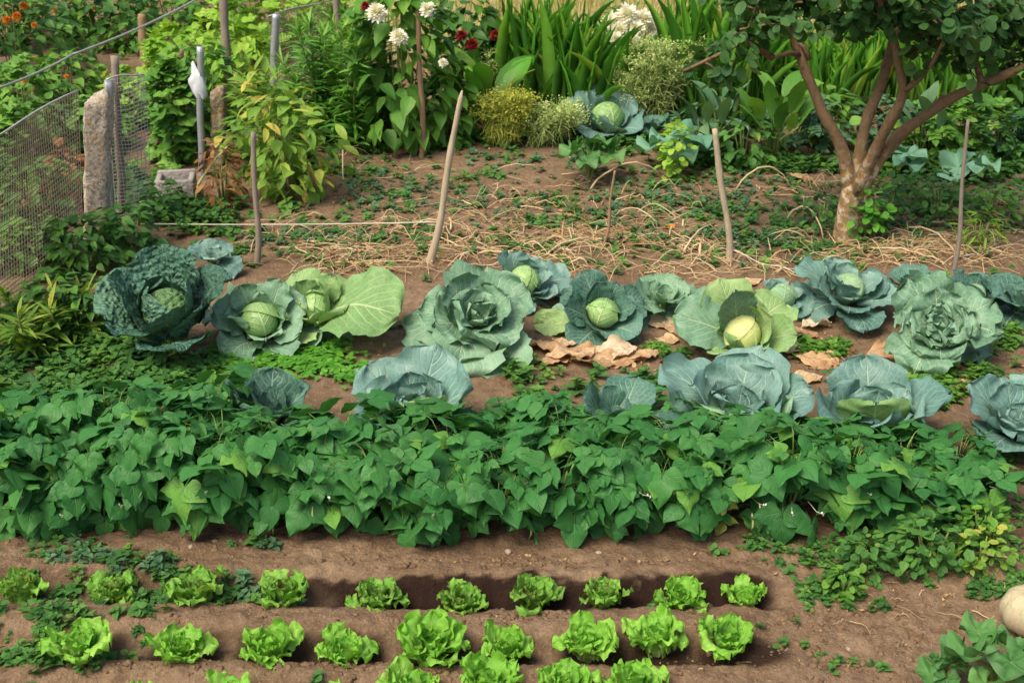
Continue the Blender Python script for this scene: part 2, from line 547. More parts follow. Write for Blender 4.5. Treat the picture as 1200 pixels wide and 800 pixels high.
M['tree_leaf'] = leaf_mat('tree_leaf', [(0, (.032, .098, .028)), (.5, (.060, .158, .042)), (.85, (.105, .235, .065)), (1, (.17, .32, .09))], vein=(.12, .22, .1), vn_=6, vstr=.3, rough=.45, trans=.36, nscale=30)
M['squash'] = leaf_mat('squash_leaf', [(0, (.04, .14, .035)), (.5, (.065, .20, .045)), (1, (.12, .29, .07))], rough=.55, trans=.2, nscale=14, vein=(.22, .40, .16), vn_=2, slope=0.0, vstr=.45, polar=True, patchy=(.15, .27, .12))
M['squash_blue'] = leaf_mat('squash_blue_leaf', [(0, (.10, .25, .16)), (.5, (.15, .33, .21)), (1, (.2, .4, .26))], rough=.55, trans=.18, nscale=14)
M['white_petal'] = leaf_mat('white_petal', [(0, (.74, .72, .62)), (1, (.85, .85, .80))], rough=.6, trans=.25, nz=.05)
M['red_petal'] = leaf_mat('red_petal', [(0, (.14, .004, .012)), (1, (.30, .012, .02))], rough=.6, trans=.2, nz=.1)
M['orange_petal'] = leaf_mat('orange_petal', [(0, (.60, .14, .015)), (1, (.75, .32, .03))], rough=.6, trans=.25, nz=.1)
M['brown_leaf'] = leaf_mat('brown_leaf', [(0, (.13, .055, .025)), (.6, (.25, .12, .05)), (1, (.40, .24, .09))], rough=.8, spec=.1, trans=.15, nz=.3)
M['drygrass'] = leaf_mat('dry_grass', [(0, (.26, .27, .08)), (.4, (.42, .38, .15)), (.8, (.55, .46, .22)), (1, (.20, .30, .07))], rough=.8, spec=.1, trans=.25, nz=.2)
M['stake_pale'] = wood_mat('pale_stake_wood', (.33, .265, .17), (.56, .48, .345))
M['stake_grey'] = wood_mat('grey_stake_wood', (.20, .16, .13), (.34, .28, .22))
M['stake_brown'] = wood_mat('brown_stake_wood', (.24, .14, .08), (.40, .26, .16))
M['limb_bark'] = wood_mat('limb_bark', (.13, .082, .045), (.31, .205, .11), (45, 45, 9))
M['bark'] = wood_mat('bark', (.115, .072, .042), (.27, .175, .10), (55, 55, 14))


def bark_lichen():
    k = NT('lichen_bark')
    n0 = k.noise(14, 5, .6)
    tc = k.tc
    mp = k.n('ShaderNodeMapping')
    mp.inputs['Scale'].default_value = (50, 50, 10)
    k.l(tc, mp.inputs[0])
    n1 = k.noise(1.0, 5, .65, mp.outputs[0])
    col = k.mix(n1, (.17, .105, .045), (.38, .26, .13))
    sx = k.n('ShaderNodeSeparateXYZ')
    k.l(tc, sx.inputs[0])
    col = k.mix(k.ramp(sx.outputs[2], [(.30, 0.0), (.62, 1.0)]), col, k.mix(n1, (.10, .062, .036), (.28, .185, .10)))
    col = k.mix(k.ramp(k.noise(31, 4, .6), [(.56, 0.0), (.68, .6)]), col, (.06, .042, .03))
    hm = k.ramp(sx.outputs[2], [(.0, .55), (.2, 1.0), (.42, .8), (.60, .0)])
    n2 = k.noise(20, 4, .6)
    pal = k.math('MULTIPLY', k.ramp(n2, [(.50, 0.0), (.60, 1.0)]), hm)
    col = k.mix(k.math('MULTIPLY', pal, .85), col, (.62, .55, .42))
    n3 = k.noise(19, 5, .65, dist=.6)
    org = k.math('MULTIPLY', k.ramp(n3, [(.55, 0.0), (.66, 1.0)]), hm)
    col = k.mix(k.math('MULTIPLY', org, .9), col, (.50, .24, .03))
    return k.bsdf(col, .9, .15, bump=k.math('ADD', n1, n2), bdist=.008)


M['trunk'] = bark_lichen()


def stone_mat(name, a, b, c, lich=None):
    k = NT(name)
    n1 = k.noise(8, 6, .65)
    n2 = k.noise(45, 4, .6)
    col = k.mix(n1, a, b)
    col = k.mix(k.ramp(n2, [(.45, 0.0), (.62, .8)]), col, c)
    if lich:
        n3 = k.noise(16, 4, .6, dist=.4)
        col = k.mix(k.ramp(n3, [(.55, 0.0), (.63, .8)]), col, lich)
    return k.bsdf(col, .92, .15, bump=k.math('ADD', n1, n2), bdist=.012)


M['granite'] = stone_mat('granite', (.40, .34, .26), (.62, .55, .45), (.20, .16, .12), (.42, .28, .13))
M['lichen_stone'] = stone_mat('lichen_stone', (.18, .12, .08), (.30, .22, .14), (.42, .40, .33), (.36, .26, .06))
M['concrete'] = stone_mat('concrete', (.30, .27, .25), (.40, .37, .34), (.22, .19, .17))
M['pebble'] = stone_mat('pebble', (.28, .20, .14), (.46, .38, .30), (.20, .14, .10))
M['clod'] = stone_mat('soil_clod', (.15, .095, .055), (.25, .165, .10), (.10, .06, .035))


def simple(name, col, rough=.5, spec=.4, metal=0, nz=.3, scale=20, trans=0):
    k = NT(name)
    no = k.noise(scale, 4)
    c = k.mix(nz, col, k.mix(no, (.1, .1, .1), (1, 1, 1)), 'OVERLAY')
    m = k.bsdf(c, rough, spec, trans)
    for nd in m.node_tree.nodes:
        if nd.type == 'BSDF_PRINCIPLED':
            nd.inputs['Metallic'].default_value = metal
    return m


M['metal'] = simple('galvanised_metal', (.42, .43, .46), .5, .5, .6)
M['wire'] = simple('rusty_wire', (.30, .24, .19), .65, .4, .3)
M['wire_bright'] = simple('bright_wire', (.45, .42, .40), .5, .5, .3)
M['twine'] = simple('pale_twine', (.62, .56, .48), .8, .2)
M['plastic'] = simple('white_plastic', (.78, .80, .84), .4, .4, 0, .15, 20, .15)
def pumpkin_mat():
    k = NT('pumpkin_skin')
    n0 = k.noise(9, 4, .6)
    mp = k.n('ShaderNodeMapping')
    mp.inputs['Scale'].default_value = (60, 60, 7)
    k.l(k.tc, mp.inputs[0])
    n1 = k.noise(1.0, 4, .6, mp.outputs[0])
    c = k.mix(n0, (.42, .34, .20), (.56, .47, .33))
    c = k.mix(k.ramp(n1, [(.45, 0.0), (.68, .75)]), c, (.30, .33, .17))
    c = k.mix(k.ramp(k.noise(6, 5, .65, dist=.5), [(.58, 0.0), (.7, .8)]), c, (.45, .22, .09))
    return k.bsdf(c, .55, .3, bump=k.math('ADD', n0, n1), bdist=.006)


M['pumpkin'] = pumpkin_mat()
M['rust'] = simple('rust', (.25, .09, .03), .8, .2)


def ground_mat():
    k = NT('garden_soil')
    n1 = k.noise(2.2, 5, .6)
    n2 = k.noise(18, 6, .65)
    n3 = k.noise(90, 4, .6)
    n4 = k.noise(260, 2, .6)
    col = k.mix(k.ramp(n1, [(.35, 0.0), (.65, 1.0)]), (.175, .115, .066), (.275, .190, .118))
    col = k.mix(k.ramp(n2, [(.35, .75), (.6, 0.0)]), col, (.112, .068, .038))
    col = k.mix(k.ramp(n3, [(.52, 0.0), (.72, .55)]), col, (.36, .245, .17))
    col = k.mix(k.ramp(n4, [(.66, 0.0), (.72, .7)]), col, (.48, .38, .29))
    at_ = k.n('ShaderNodeAttribute', attribute_name='wet_dark')
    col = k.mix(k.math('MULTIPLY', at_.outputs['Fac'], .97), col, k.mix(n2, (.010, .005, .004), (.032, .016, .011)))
    at2 = k.n('ShaderNodeAttribute', attribute_name='meadow')
    col = k.mix(at2.outputs['Fac'], col, k.mix(n2, (.26, .24, .09), (.46, .40, .19)))
    h = k.math('ADD', k.math('MULTIPLY', n2, 1.0), k.math('ADD', k.math('MULTIPLY', n3, .45), k.math('MULTIPLY', n4, .18)))
    return k.bsdf(col, .95, .12, bump=h, bdist=.02)


M['ground'] = ground_mat()

# ------------------------------------------------------------------ tagging


def tag(o, label=None, cat=None, group=None, kind=None):
    for k_, v_ in (('label', label), ('category', cat), ('group', group), ('kind', kind)):
        if v_:
            o[k_] = v_
    return o


def thing(name, label, cat, loc=(0, 0, 0), rz=0, group=None, tilt=0):
    o = bpy.data.objects.new(name, None)
    COL.objects.link(o)
    o.empty_display_size = .05
    o.location = loc
    o.rotation_euler = (tilt, 0, rz)
    return tag(o, label, cat, group)


KIDS = {}


def copy_tree(root, kids):
    c = root.copy()
    COL.objects.link(c)
    for ch in kids:
        d = ch.copy()
        COL.objects.link(d)
        d.parent = c
    return c


# ------------------------------------------------------------------ ground
def graded(a, b, step, lo, hi, g=1.28):
    mid = list(np.arange(a, b + step / 2, step))
    s, x, up = step, mid[-1], []
    while x < hi:
        s *= g
        x += s
        up.append(x)
    s, x, dn = step, mid[0], []
    while x > lo:
        s *= g
        x -= s
        dn.append(x)
    return np.array(dn[::-1] + mid + up)


def make_ground():
    xs = graded(-2.0, 2.0, .0125, -300, 300, 1.22)
    y1 = np.arange(2.75, 3.95, .0115)
    y2 = np.arange(3.95, 9.0, .04)
    y3 = graded(9.0, 9.2, .05, 8.99, 500, 1.2)
    y3 = y3[y3 > 9.001]
    y0 = graded(2.70, 2.75, .02, -60, 2.74, 1.3)
    y0 = y0[y0 < 2.745]
    ys = np.unique(np.concatenate((y0, y1, y2, y3)))
    X, Y = np.meshgrid(xs, ys)
    far = 1 - sstep(14, 30, np.hypot(X, Y))
    Z = gz(X, Y) * (.15 + .85 * far)
    det = (1 - sstep(1.9, 3, np.abs(X))) * (1 - sstep(3.9, 4.3, Y))
    Z += det * (.013 * np.abs(fbm(X * 20, Y * 20, 11, 3)) + .009 * fbm(X * 42, Y * 42, 13, 2) + .012 * fbm(X * 9, Y * 9, 17, 2))
    V = np.stack([X, Y, Z], -1).reshape(-1, 3)
    nx, ny = len(xs), len(ys)
    i, j = np.meshgrid(np.arange(ny - 1), np.arange(nx - 1), indexing='ij')
    b = (i * nx + j).ravel()
    Q = np.stack([b, b + 1, b + nx + 1, b + nx], -1)
    mb = MB()
    mb.add(V, Q, np.zeros((len(V), 3)))
    o = mb.build('ground', M['ground'])
    wet_dark = np.zeros_like(X)
    nzz = fbm(X * 7, Y * 7, 21, 3)
    for k, (yt, x0, x1, dep) in enumerate(TR):
        yy = Y - yt - .018 * fbm(X * 2.2, X * 0 + yt, 8, 3)
        if k == 0:
            m = sstep(-.95, -.55, X + .25 * nzz) * (1 - sstep(.84, .94, X + .1 * nzz)) + .35 * (1 - sstep(-.95, -.55, X))
            wet_dark = np.maximum(wet_dark, m * (1 - sstep(.068, .088, np.abs(yy - .010) + .050 * nzz + .03 * fbm(X * 25, Y * 25, 23, 2))))
        else:
            spots = lettuce_rows[k]
            for px in spots:
                c = G(px, [703, 764, 822][k])
                dd = np.hypot((X - c[0] - .02) / 1.5, (Y - c[1] + .0))
                wet_dark = np.maximum(wet_dark, .95 * (1 - sstep(.06, .14, dd + .06 * nzz)) * (1 - sstep(.055, .085, np.abs(yy) + .02 * nzz)))
    # darker soil in a band under the bean row
    wet_dark = np.maximum(wet_dark, .45 * sstep(3.80, 3.90, Y + .06 * nzz) * (1 - sstep(4.5, 4.7, Y)))
    a = o.data.attributes.new('wet_dark', 'FLOAT', 'POINT')
    a.data.foreach_set('value', wet_dark.astype(np.float32).ravel())
    a = o.data.attributes.new('meadow', 'FLOAT', 'POINT')
    md = sstep(11.2, 12.2, Y + fbm(X * .6, Y * .6, 31, 3)) * sstep(-2.5, -1.5, X)
    md = np.maximum(md, sstep(20, 26, Y))
    a.data.foreach_set('value', md.astype(np.float32).ravel())
    o['kind'] = 'structure'


lettuce_rows = [
    [27, 133, 233, 335, 443, 539, 623, 708, 795, 873],
    [97, 212, 314, 404, 502, 591, 688, 771, 848],
    [160, 265, 379, 480, 567, 660, 747],
]
make_ground()

# ------------------------------------------------------------------ lettuces
ORD = ['first', 'second', 'third', 'fourth', 'fifth', 'sixth', 'seventh', 'eighth', 'ninth', 'tenth']


def lettuce(px, py, wpx, hpx, mat, label, group, seed, n=24, fl=1.0):
    r = np.random.default_rng(seed)
    loc = GP(px, py)
    s = S(py)
    R = wpx / s / 2 * .69
    hgt = HH(py, hpx) * 1.12
    mb, hb = MB(), MB()
    ga = 2.39996
    for i in range(n):
        f = i / (n - 1)             # 0 inner .. 1 outer
        L = R * (.75 + .62 * f) * r.uniform(.82, 1.18)
        p0 = radians(84 - 24 * f) + r.normal(0, .14)
        p1 = radians(74 - 88 * f * fl) + r.normal(0, .3)
        tm = leaf(L * 1.05, L * r.uniform(.72, 1.0), 'obov', p0, p1, cup=r.uniform(.1, .6) * (1.2 - f), ruf=r.uniform(.13, .27), freq=r.uniform(1.8, 3.2), nu=14, nv=16, edge=r.uniform(.10, .22), bump=.02, bfreq=14, r=r, twist=r.normal(0, .25), pw=1.4)
        yaw = i * ga + r.normal(0, .25)
        off = .012 + .02 * f
        R3 = Rm(yaw, 0, 0)
        T = R3 @ np.array((0, off, .004 * (1 - f)))
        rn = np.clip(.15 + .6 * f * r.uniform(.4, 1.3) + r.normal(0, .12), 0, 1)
        tm[0][:, 2] *= min(1.65, max(.8, hgt / (R * 1.15)))
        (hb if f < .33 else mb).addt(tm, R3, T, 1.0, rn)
    root = thing('lettuce', label, 'lettuce', loc, r.uniform(0, 6), group, r.uniform(-.16, .16))
    root.rotation_euler[1] = r.uniform(-.16, .16)
    root.scale = (r.uniform(.9, 1.08),) * 3
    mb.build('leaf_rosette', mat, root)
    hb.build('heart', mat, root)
    return root


look1 = {0: 'mid green lettuce cut by the left edge', 1: 'small lettuce half hidden by broad weeds', 2: 'leafy green lettuce among weeds', 3: 'bushy green lettuce with weeds at its foot', 4: 'dark green lettuce with bronze heart', 5: 'narrow twin tufted green lettuce', 6: 'round dense dark green lettuce', 7: 'dark green lettuce', 8: 'bright green lettuce', 9: 'small bright lettuce at the trench end'}
w1 = [66, 52, 66, 66, 58, 52, 66, 60, 72, 48]
h1 = [62, 44, 58, 60, 50, 50, 48, 46, 50, 42]
y1_ = [700, 696, 700, 700, 700, 702, 698, 700, 702, 700]
for i, px in enumerate(lettuce_rows[0]):
    lettuce(px, y1_[i], w1[i], h1[i], M['lettuce_dark'] if i < 8 else M['lettuce'], f"{look1[i]}, {ORD[i]} from left in back lettuce row", 'lettuces in the back row', 100 + i + (40 if i == 6 else 0), 28)
w2 = [82, 68, 76, 68, 90, 66, 76, 66, 66]
h2 = [66, 56, 58, 54, 58, 56, 50, 48, 52]
y2_ = [782, 774, 770, 768, 764, 760, 760, 756, 752]
lk2 = ['wide frilly', 'leaning open', 'large lime green', 'curly lime green', 'widest lime green', 'tall ragged lime green', 'broad rounded', 'low spread', 'smooth round leaved']
for i, px in enumerate(lettuce_rows[1]):
    lettuce(px, y2_[i], w2[i], h2[i], M['lettuce'], f"{lk2[i]} lettuce, {ORD[i]} from left in middle row", 'lettuces in the middle row', 200 + i, 27)
h3 = [30, 34, 52, 56, 60, 60, 58]
y3_ = [822, 824, 821, 817, 813, 815, 813]
w3 = [50, 56, 52, 66, 86, 70, 68]
for i, px in enumerate(lettuce_rows[2]):
    lettuce(px, y3_[i], w3[i], h3[i], M['lettuce'], f"lime lettuce cut by the bottom edge, {ORD[i]} from left there", 'lettuces in the front row', 300 + i, 26)

# ------------------------------------------------------------------ bean row
BL = []
for k in range(10):
    parts = []
    for j, (yw, sc, off) in enumerate(((0, 1.0, (0, .025, 0)), (1.25, .9, (-.004, 0, 0)), (-1.25, .9, (.004, 0, 0)))):
        dr = rng.uniform(-.55, -.05)
        t = leaf(1, rng.uniform(.80, .94), 'ovate', dr * .3 + rng.normal(0, .06), dr * 1.6, fold=rng.uniform(-.04, .20), cup=rng.uniform(-.5, .2), ruf=rng.uniform(.03, .11), freq=1.6, nu=8, nv=10, bump=rng.uniform(.008, .02), bfreq=10, twist=rng.normal(0, .15))
        t = xf(t, Rm(yw + rng.normal(0, .12), rng.normal(-.05, .15), rng.normal(0, .18)), np.array(off) * 8, sc)
        parts.append(t)
    parts.append(tube_t([(0, -.55, -.12), (0, -.2, -.03), (0, 0, 0), (0, .2, 0)], .012, 4))
    BL.append(merge(parts))


def bean_proto(seed, h):
    r = np.random.default_rng(seed)
    root = thing('bean_plant', 'bushy green bean plant with broad pointed leaves in the bean row', 'bean plant', (0, 0, -50), 0, 'bean plants in the dense row')
    n = 60
    z = r.uniform(.10, 1.0, n) ** .85
    az = r.uniform(0, 2 * pi, n)
    rad = .17 * np.sqrt(np.clip(1.05 - (z - .45) ** 2 * 1.6, .1, 1)) * r.uniform(.55, 1.12, n)
    T = np.stack([np.cos(az) * rad, np.sin(az) * rad, z * h], -1)
    pit = -radians(12) - radians(50) * (1 - z) * r.uniform(.5, 1.2, n) + r.normal(0, .22, n) - .12
    yaw = az - pi / 2 + r.normal(0, .55, n)
    sc = r.gamma(9, .0112, n).clip(.055, .128) * np.where(z > .93, .8, 1)
    rn = np.clip(r.beta(2, 2.6, n) * .82 + .12 * (z - .5), 0, .93)
    rn[r.random(n) < .08] = .975
    rn[r.random(n) < .003] = 1.0
    mb = MB()
    mb.scatter(BL, Rm(yaw, pit, r.normal(0, .3, n)), T, sc, rn)
    # young leaves at the crown tip
    f = mb.build('foliage', M['bean'], root)
    st = MB()
    for i in range(5):
        a = r.uniform(0, 6.28)
        st.tube([(0, 0, -.01), (cos(a) * .03, sin(a) * .03, h * .35), (cos(a) * .06, sin(a) * .06, h * .66)], [.005, .004, .0025], 5, r.random())
    for i in range(0, n, 2):
        p = T[i]
        st.tube([(p[0] * .25, p[1] * .25, p[2] * .7), (p[0] * .65, p[1] * .65, p[2] * .95), tuple(p)], [.0022, .0018, .0014], 4, r.random())
    s_ = st.build('stem', M['bean_stem'], root)
    kids = [f, s_]
    for i in range(2):
        pd = MB()
        a = r.uniform(0, 6.28)
        x, y, zz = cos(a) * .18, sin(a) * .18, r.uniform(.1, .2)
        pd.tube([(x, y, zz), (x * 1.06, y * 1.06, zz - .03), (x * 1.08, y * 1.08, zz - .065), (x * 1.02, y * 1.02, zz - .10)], [.002, .0042, .0042, .0012], 6, r.random())
        kids.append(pd.build('pod', M['pod'], root))
    for i in range(3):
        fb = MB()
        a = r.uniform(0, 6.28)
        x, y, zz = cos(a) * .19, sin(a) * .19, r.uniform(.12, .26)
        fb.tube([(x * .6, y * .6, zz + .01), (x * .9, y * .9, zz), (x * 1.12, y * 1.12, zz + .015)], [.0016, .0014, .001], 4, .5)
        T_ = np.array([(x * 1.05, y * 1.05, zz + .008), (x * 1.12, y * 1.12, zz + .016), (x * 1.1, y * 1.1, zz + .004)])
        fb.scatter([leaf(1, .8, 'oval', .2, 1.2, cup=.6, nu=2, nv=3)], Rm(r.uniform(0, 6, 3), .3, 0), T_, np.full(3, .012), np.full(3, .6))
        kids.append(fb.build('blossom', M['white_petal'], root))
    return root, kids


protos = [bean_proto(400 + i, .36 + .02 * i) for i in range(5)]
used = set()
bp = []
nb = 18
for i in range(nb):
    px = -25 + i * (1150 / (nb - 1))
    bp.append((px, 606 - 8 * (i > 14) + random.uniform(-6, 6), .86 + .1 * random.random(), 0))
for i in range(nb):
    px = 5 + i * (1112 / (nb - 1))
    bp.append((px, 567 + random.uniform(-6, 6), 1.0 + .08 * random.random() - .12 * (i > 8), 1))
for px in (-10, 60, 130, 190, 250):
    bp.append((px, 538 + random.uniform(-4, 4), .85, 2))
cnt = {0: 0, 1: 0, 2: 0}
for i, (px, py, sc, ln) in enumerate(bp):
    k = random.randrange(5)
    root, kids = protos[k]
    o = root if k not in used else copy_tree(root, kids)
    used.add(k)
    o.location = GP(px, py)
    o.rotation_euler = (random.uniform(-.06, .06), random.uniform(-.06, .06), random.uniform(0, 6.28))
    if px > 1060:
        sc *= .86
    o.scale = (sc * random.uniform(.94, 1.08), sc * random.uniform(.94, 1.08), sc * (.86 if px < 270 else .74 if px < 1000 else .62) * (1.20 if ln == 0 else 1.0) * random.uniform(.88, 1.12))
    cnt[ln] += 1
    o['label'] = {0: 'green bean plant in the front line of the bean row, leaves hanging over the soil', 1: 'green bean plant in the back line of the bean row, below the blue cabbages', 2: 'green bean plant at the tall left end of the bean row, furthest back'}[ln]
    o['group'] = {0: 'bean plants in the front line', 1: 'bean plants in the back line', 2: 'bean plants at the tall left end'}[ln]
    if ln == 0 and px > 1110:
        o['label'] = 'rightmost green bean plant, at the right end of the bean row beside bare path'
        o['group'] = 'bean plants in the front line'
for k, (root, kids) in enumerate(protos):
    assert k in used

# ------------------------------------------------------------------ cabbages


def head_mesh(mb, rad, r, n=5, flat=.9, open_=0.0):
    """Ball of leaves wrapped over each other."""
    nu, nv = 14, 14
    for k in range(n):
        az = k * 2.39996 + r.uniform(0, .6)
        rk = rad * (.86 + .14 * k / max(1, n - 1)) * (1 + .02 * r.normal())
        s = np.linspace(0, 1, nv + 1)
        u = np.linspace(-1, 1, nu + 1)
        U, T = np.meshgrid(u, s)
        th = radians(125) - (radians(140) - open_ * k * .12) * T
        w = np.interp(s, [0, .2, .5, .8, .93, 1], [.75, 1.0, 1.15, 1.1, .9, .5])[:, None] * 1.15
        lat = U * w
        rr = rk * (1 + (.05 + .07 * (k > n - 3)) * np.abs(U) ** 6 * (.7 + .5 * np.sin(T * 7 + k)) + .02 * T ** 6 * (k > n - 3) + .012 * np.sin(U * 6 + k) * T)
        x = np.sin(lat) * rr
        y = np.cos(lat) * np.sin(th) * rr
        z = np.cos(lat) * np.cos(th) * rr * flat
        V = np.stack([x, y, z], -1).reshape(-1, 3)
        i, j = np.meshgrid(np.arange(nv), np.arange(nu), indexing='ij')
        b = (i * (nu + 1) + j).ravel()
        Q = np.stack([b, b + 1, b + nu + 2, b + nu + 1], -1)
        mb.add(V @ Rm(az, 0, 0).T, Q, np.column_stack((U.ravel(), T.ravel(), np.full(U.size, r.random()))))


def cabbage(px, py, wpx, label, lm='cab_blue', hm='head', head=.24, nl=12, tilt=.25, seed=0, up=.5, ruf=.10, cat='cabbage', name='cabbage', lift=None, savoy=0, extra=None, group=None, sc_l=1.0, keep=None, prof='round', rz=0.0, freq=2.2, wide=1.0, fallr=95):
    r = np.random.default_rng(seed)
    p = GP(px, py)
    R = wpx / S(py) / 2
    hz = R * .35 if lift is None else R * lift
    root = thing(name, label, cat, p, rz, group, tilt)
    root.rotation_euler[1] = r.uniform(-.2, .2)
    hr = R * head * 1.25
    if head:
        hb = MB()
        head_mesh(hb, hr, r, 5, .92)
        h = hb.build('head', M[hm], root, loc=(0, 0, hz + hr * .55))
        h.rotation_euler = (r.uniform(-.1, .15), r.uniform(-.15, .15), r.uniform(0, 6))
    st = MB()
    st.tube([(0, 0, -.06), (0, 0, hz * .5), (0, 0, hz + hr * .1)], [R * .1, R * .09, R * .1], 8)
    st.build('stalk', M['bean_stem'], root)
    for i in range(nl):
        f = i / max(1, nl - 1)
        az = i * 2.39996 + r.normal(0, .18)
        if keep and not keep(az):
            continue
        L = (R * ((.62 + .42 * f) if head else (.36 + .70 * f)) - hr * .25) * r.uniform(.85, 1.15) * sc_l
        p0 = radians(64 - 30 * f) + up * .35 + r.normal(0, .08)
        p1 = radians(70 - fallr * f) * (.6 + .8 * up) + r.normal(0, .2)
        cup = (.75 - .35 * f) * r.uniform(.6, 1.2)
        tm = leaf(L, L * r.uniform(.95, 1.2) * wide, prof, p0, p1, cup=cup, ruf=ruf * r.uniform(.6, 1.3), freq=freq * r.uniform(.8, 1.2), nu=16 if not savoy else 26, nv=18 if not savoy else 28, edge=.05 + ruf * .35, bump=.020, bfreq=7, r=r, pw=1.25, savoy=savoy, twist=r.normal(0, .16))
        lb = MB()
        R3 = Rm(az, 0, r.normal(0, .08))
        off = hr * .72 + R * .05
        rn = float(np.clip(r.beta(2, 2) + .15 * (1 - f) - .05, 0, 1))
        # each leaf has its own shade
        T = R3 @ np.array((0, off, hz * (1 - .45 * f)))
        lb.addt(tm, R3, T, 1.0, rn)
        lb.build('leaf', M[lm], root)
    if head is not None and fallr == 95 and wpx > 85:
        for q in range(5):
            az = q * 1.257 + r.normal(0, .3)
            L = R * r.uniform(.85, 1.2)
            tm = leaf(L, L * r.uniform(.7, .95), 'fan', r.uniform(-.1, .3), r.uniform(-1.2, -.6), cup=r.uniform(-.3, .4), ruf=max(.10, ruf), freq=r.uniform(2, 3.2), nu=16, nv=18, edge=.08, bump=.025, bfreq=7, r=r, twist=r.normal(0, .35))
            lb = MB()
            R3 = Rm(az, 0, 0)
            lb.addt(tm, R3, R3 @ np.array((0, hr * .5, hz * .5)), 1.0, float(r.uniform(0, .6)))
            lb.build('leaf', M[lm if r.random() < .7 else 'cab_grey'], root)
    if extra:
        for (az, L, W, p0, p1, cup, mt, pr, z0) in extra:
            tm = leaf(L * R, W * R, pr, p0, p1, cup=cup, ruf=.06, freq=3, nu=18, nv=20, edge=.04, bump=.012, r=r, pw=1.2)
            lb = MB()
            lb.addt(tm, Rm(az, 0, 0), Rm(az, 0, 0) @ np.array((0, .03, z0 * R)), 1.0, r.random())
            lb.build('leaf', M[mt], root)
    return root


# middle row, left to right   (yaw 0 = away from the camera, pi = towards it)
cabbage(206, 408, 184, 'huge dark savoy cabbage with crinkled blue green leaves beside the fence', 'savoy', 'savoy_head', .25, 13, .28, 1, 1.2, .07, 'savoy cabbage', 'savoy_cabbage', .45, fallr=66, savoy=.045, freq=1.6)
cabbage(312, 394, 124, 'cabbage with pale split head and wavy grey green collar, right of the savoy', 'cab_grey', 'head', .28, 13, .5, 2, .6, .13, lift=.4)
cabbage(378, 384, 112, 'tall pale green cabbage with pointed wrapped head and one huge fan leaf', 'cab_green', 'head', .25, 11, .35, 3, .95, .11, lift=.45,
        extra=[(-1.95, 1.95, 1.95, .75, -.55, .3, 'cab_green', 'fan', .4), (2.7, 1.0, 1.0, .7, -.9, .3, 'cab_grey', 'fan', .3)])
cabbage(552, 404, 158, 'large ruffled grey green cabbage rosette with drooping lower leaves', 'cab_grey', None, 0, 23, .5, 4, .72, .15, lift=.5, freq=2.4,
        extra=[(2.6, .95, .8, .1, -1.3, .3, 'cab_grey', 'fan', .4), (-2.4, 1.1, .8, .1, -1.3, .3, 'cab_grey', 'fan', .4), (3.1, .85, .9, .0, -1.2, .3, 'cab_grey', 'fan', .35)])
cabbage(612, 350, 96, 'small blue green cabbage with smooth pale head, behind the ruffled rosette', 'cab_blue', 'head', .30, 11, .4, 5, .55, .10)
cabbage(704, 380, 108, 'dark blue green cabbage with round lime head and flat open leaves', 'cab_dark', 'head', .27, 13, .7, 6, .42, .05, lift=.5)
cabbage(775, 366, 104, 'headless grey green cabbage with fan shaped leaves, right of the lime headed one', 'cab_grey', None, 0, 9, .3, 7, .55, .07)
cabbage(866, 402, 130, 'cut open pale cabbage with hollow yellow white core', 'cab_green', 'core', .27, 11, .75, 8, .95, .09, lift=.35,
        extra=[(.35, 1.15, .75, 1.2, 1.25, .4, 'cab_grey', 'fan', .3), (1.3, 1.25, 1.0, .8, -.1, .3, 'cab_grey', 'fan', .3)])
cabbage(912, 362, 66, 'small blue green cabbage between the cut one and headed one', 'cab_blue', 'head_grey', .36, 9, .3, 9, .5, .05)
cabbage(982, 366, 114, 'blue grey cabbage with pale pointed head and upright back leaf', 'cab_blue', 'head_grey', .25, 13, .3, 10, .5, .09, lift=.5)
cabbage(1095, 412, 136, 'frilly pale grey green cabbage with curled leaf rims, near the right side', 'cab_grey', None, 0, 24, .5, 11, .65, .19, lift=.6, freq=3.0)
cabbage(1062, 348, 82, 'dark cabbage leaning behind the frilly grey green one', 'cab_dark', None, 0, 8, .1, 12, .5, .05)
cabbage(1135, 366, 104, 'low dark green cabbage with folded leaves, right behind the frilly one', 'cab_dark', 'head_grey', .2, 10, .1, 13, .45, .05)
cabbage(1188, 372, 96, 'dark blue cabbage at the right edge of the middle row', 'cab_dark', None, 0, 9, .1, 14, .45, .05)
cabbage(250, 318, 80, 'small blue grey cabbage behind the savoy by the twine', 'cab_blue', None, 0, 8, .1, 15, .6, .08)
# front row, rising behind the beans
cabbage(314, 510, 176, 'dark green upright cabbage between the bean row and clover', 'cab_dark', None, 0, 13, .1, 21, .95, .08, lift=.12, sc_l=.92, fallr=52)
cabbage(486, 510, 222, 'big open blue green cabbage behind the beans, left of centre', 'cab_blue', None, 0, 18, .25, 22, .92, .10, lift=.12, sc_l=.92, fallr=58,
        extra=[(pi, .75, .85, 1.35, .9, .6, 'cab_green', 'round', .10)])
cabbage(725, 512, 162, 'small dark blue cabbage half buried in the bean leaves', 'cab_dark', None, 0, 8, .1, 23, .85, .04, lift=.12, sc_l=.92, fallr=58)
cabbage(860, 518, 225, 'largest blue green cabbage behind the beans with broad veined leaves', 'cab_blue', None, 0, 19, .2, 24, .9, .10, lift=.12, sc_l=.92, fallr=62,
        extra=[(2.8, .8, .9, 1.25, .7, .5, 'cab_grey', 'round', .10), (-2.5, .8, .9, 1.1, .5, .5, 'cab_grey', 'round', .10)])
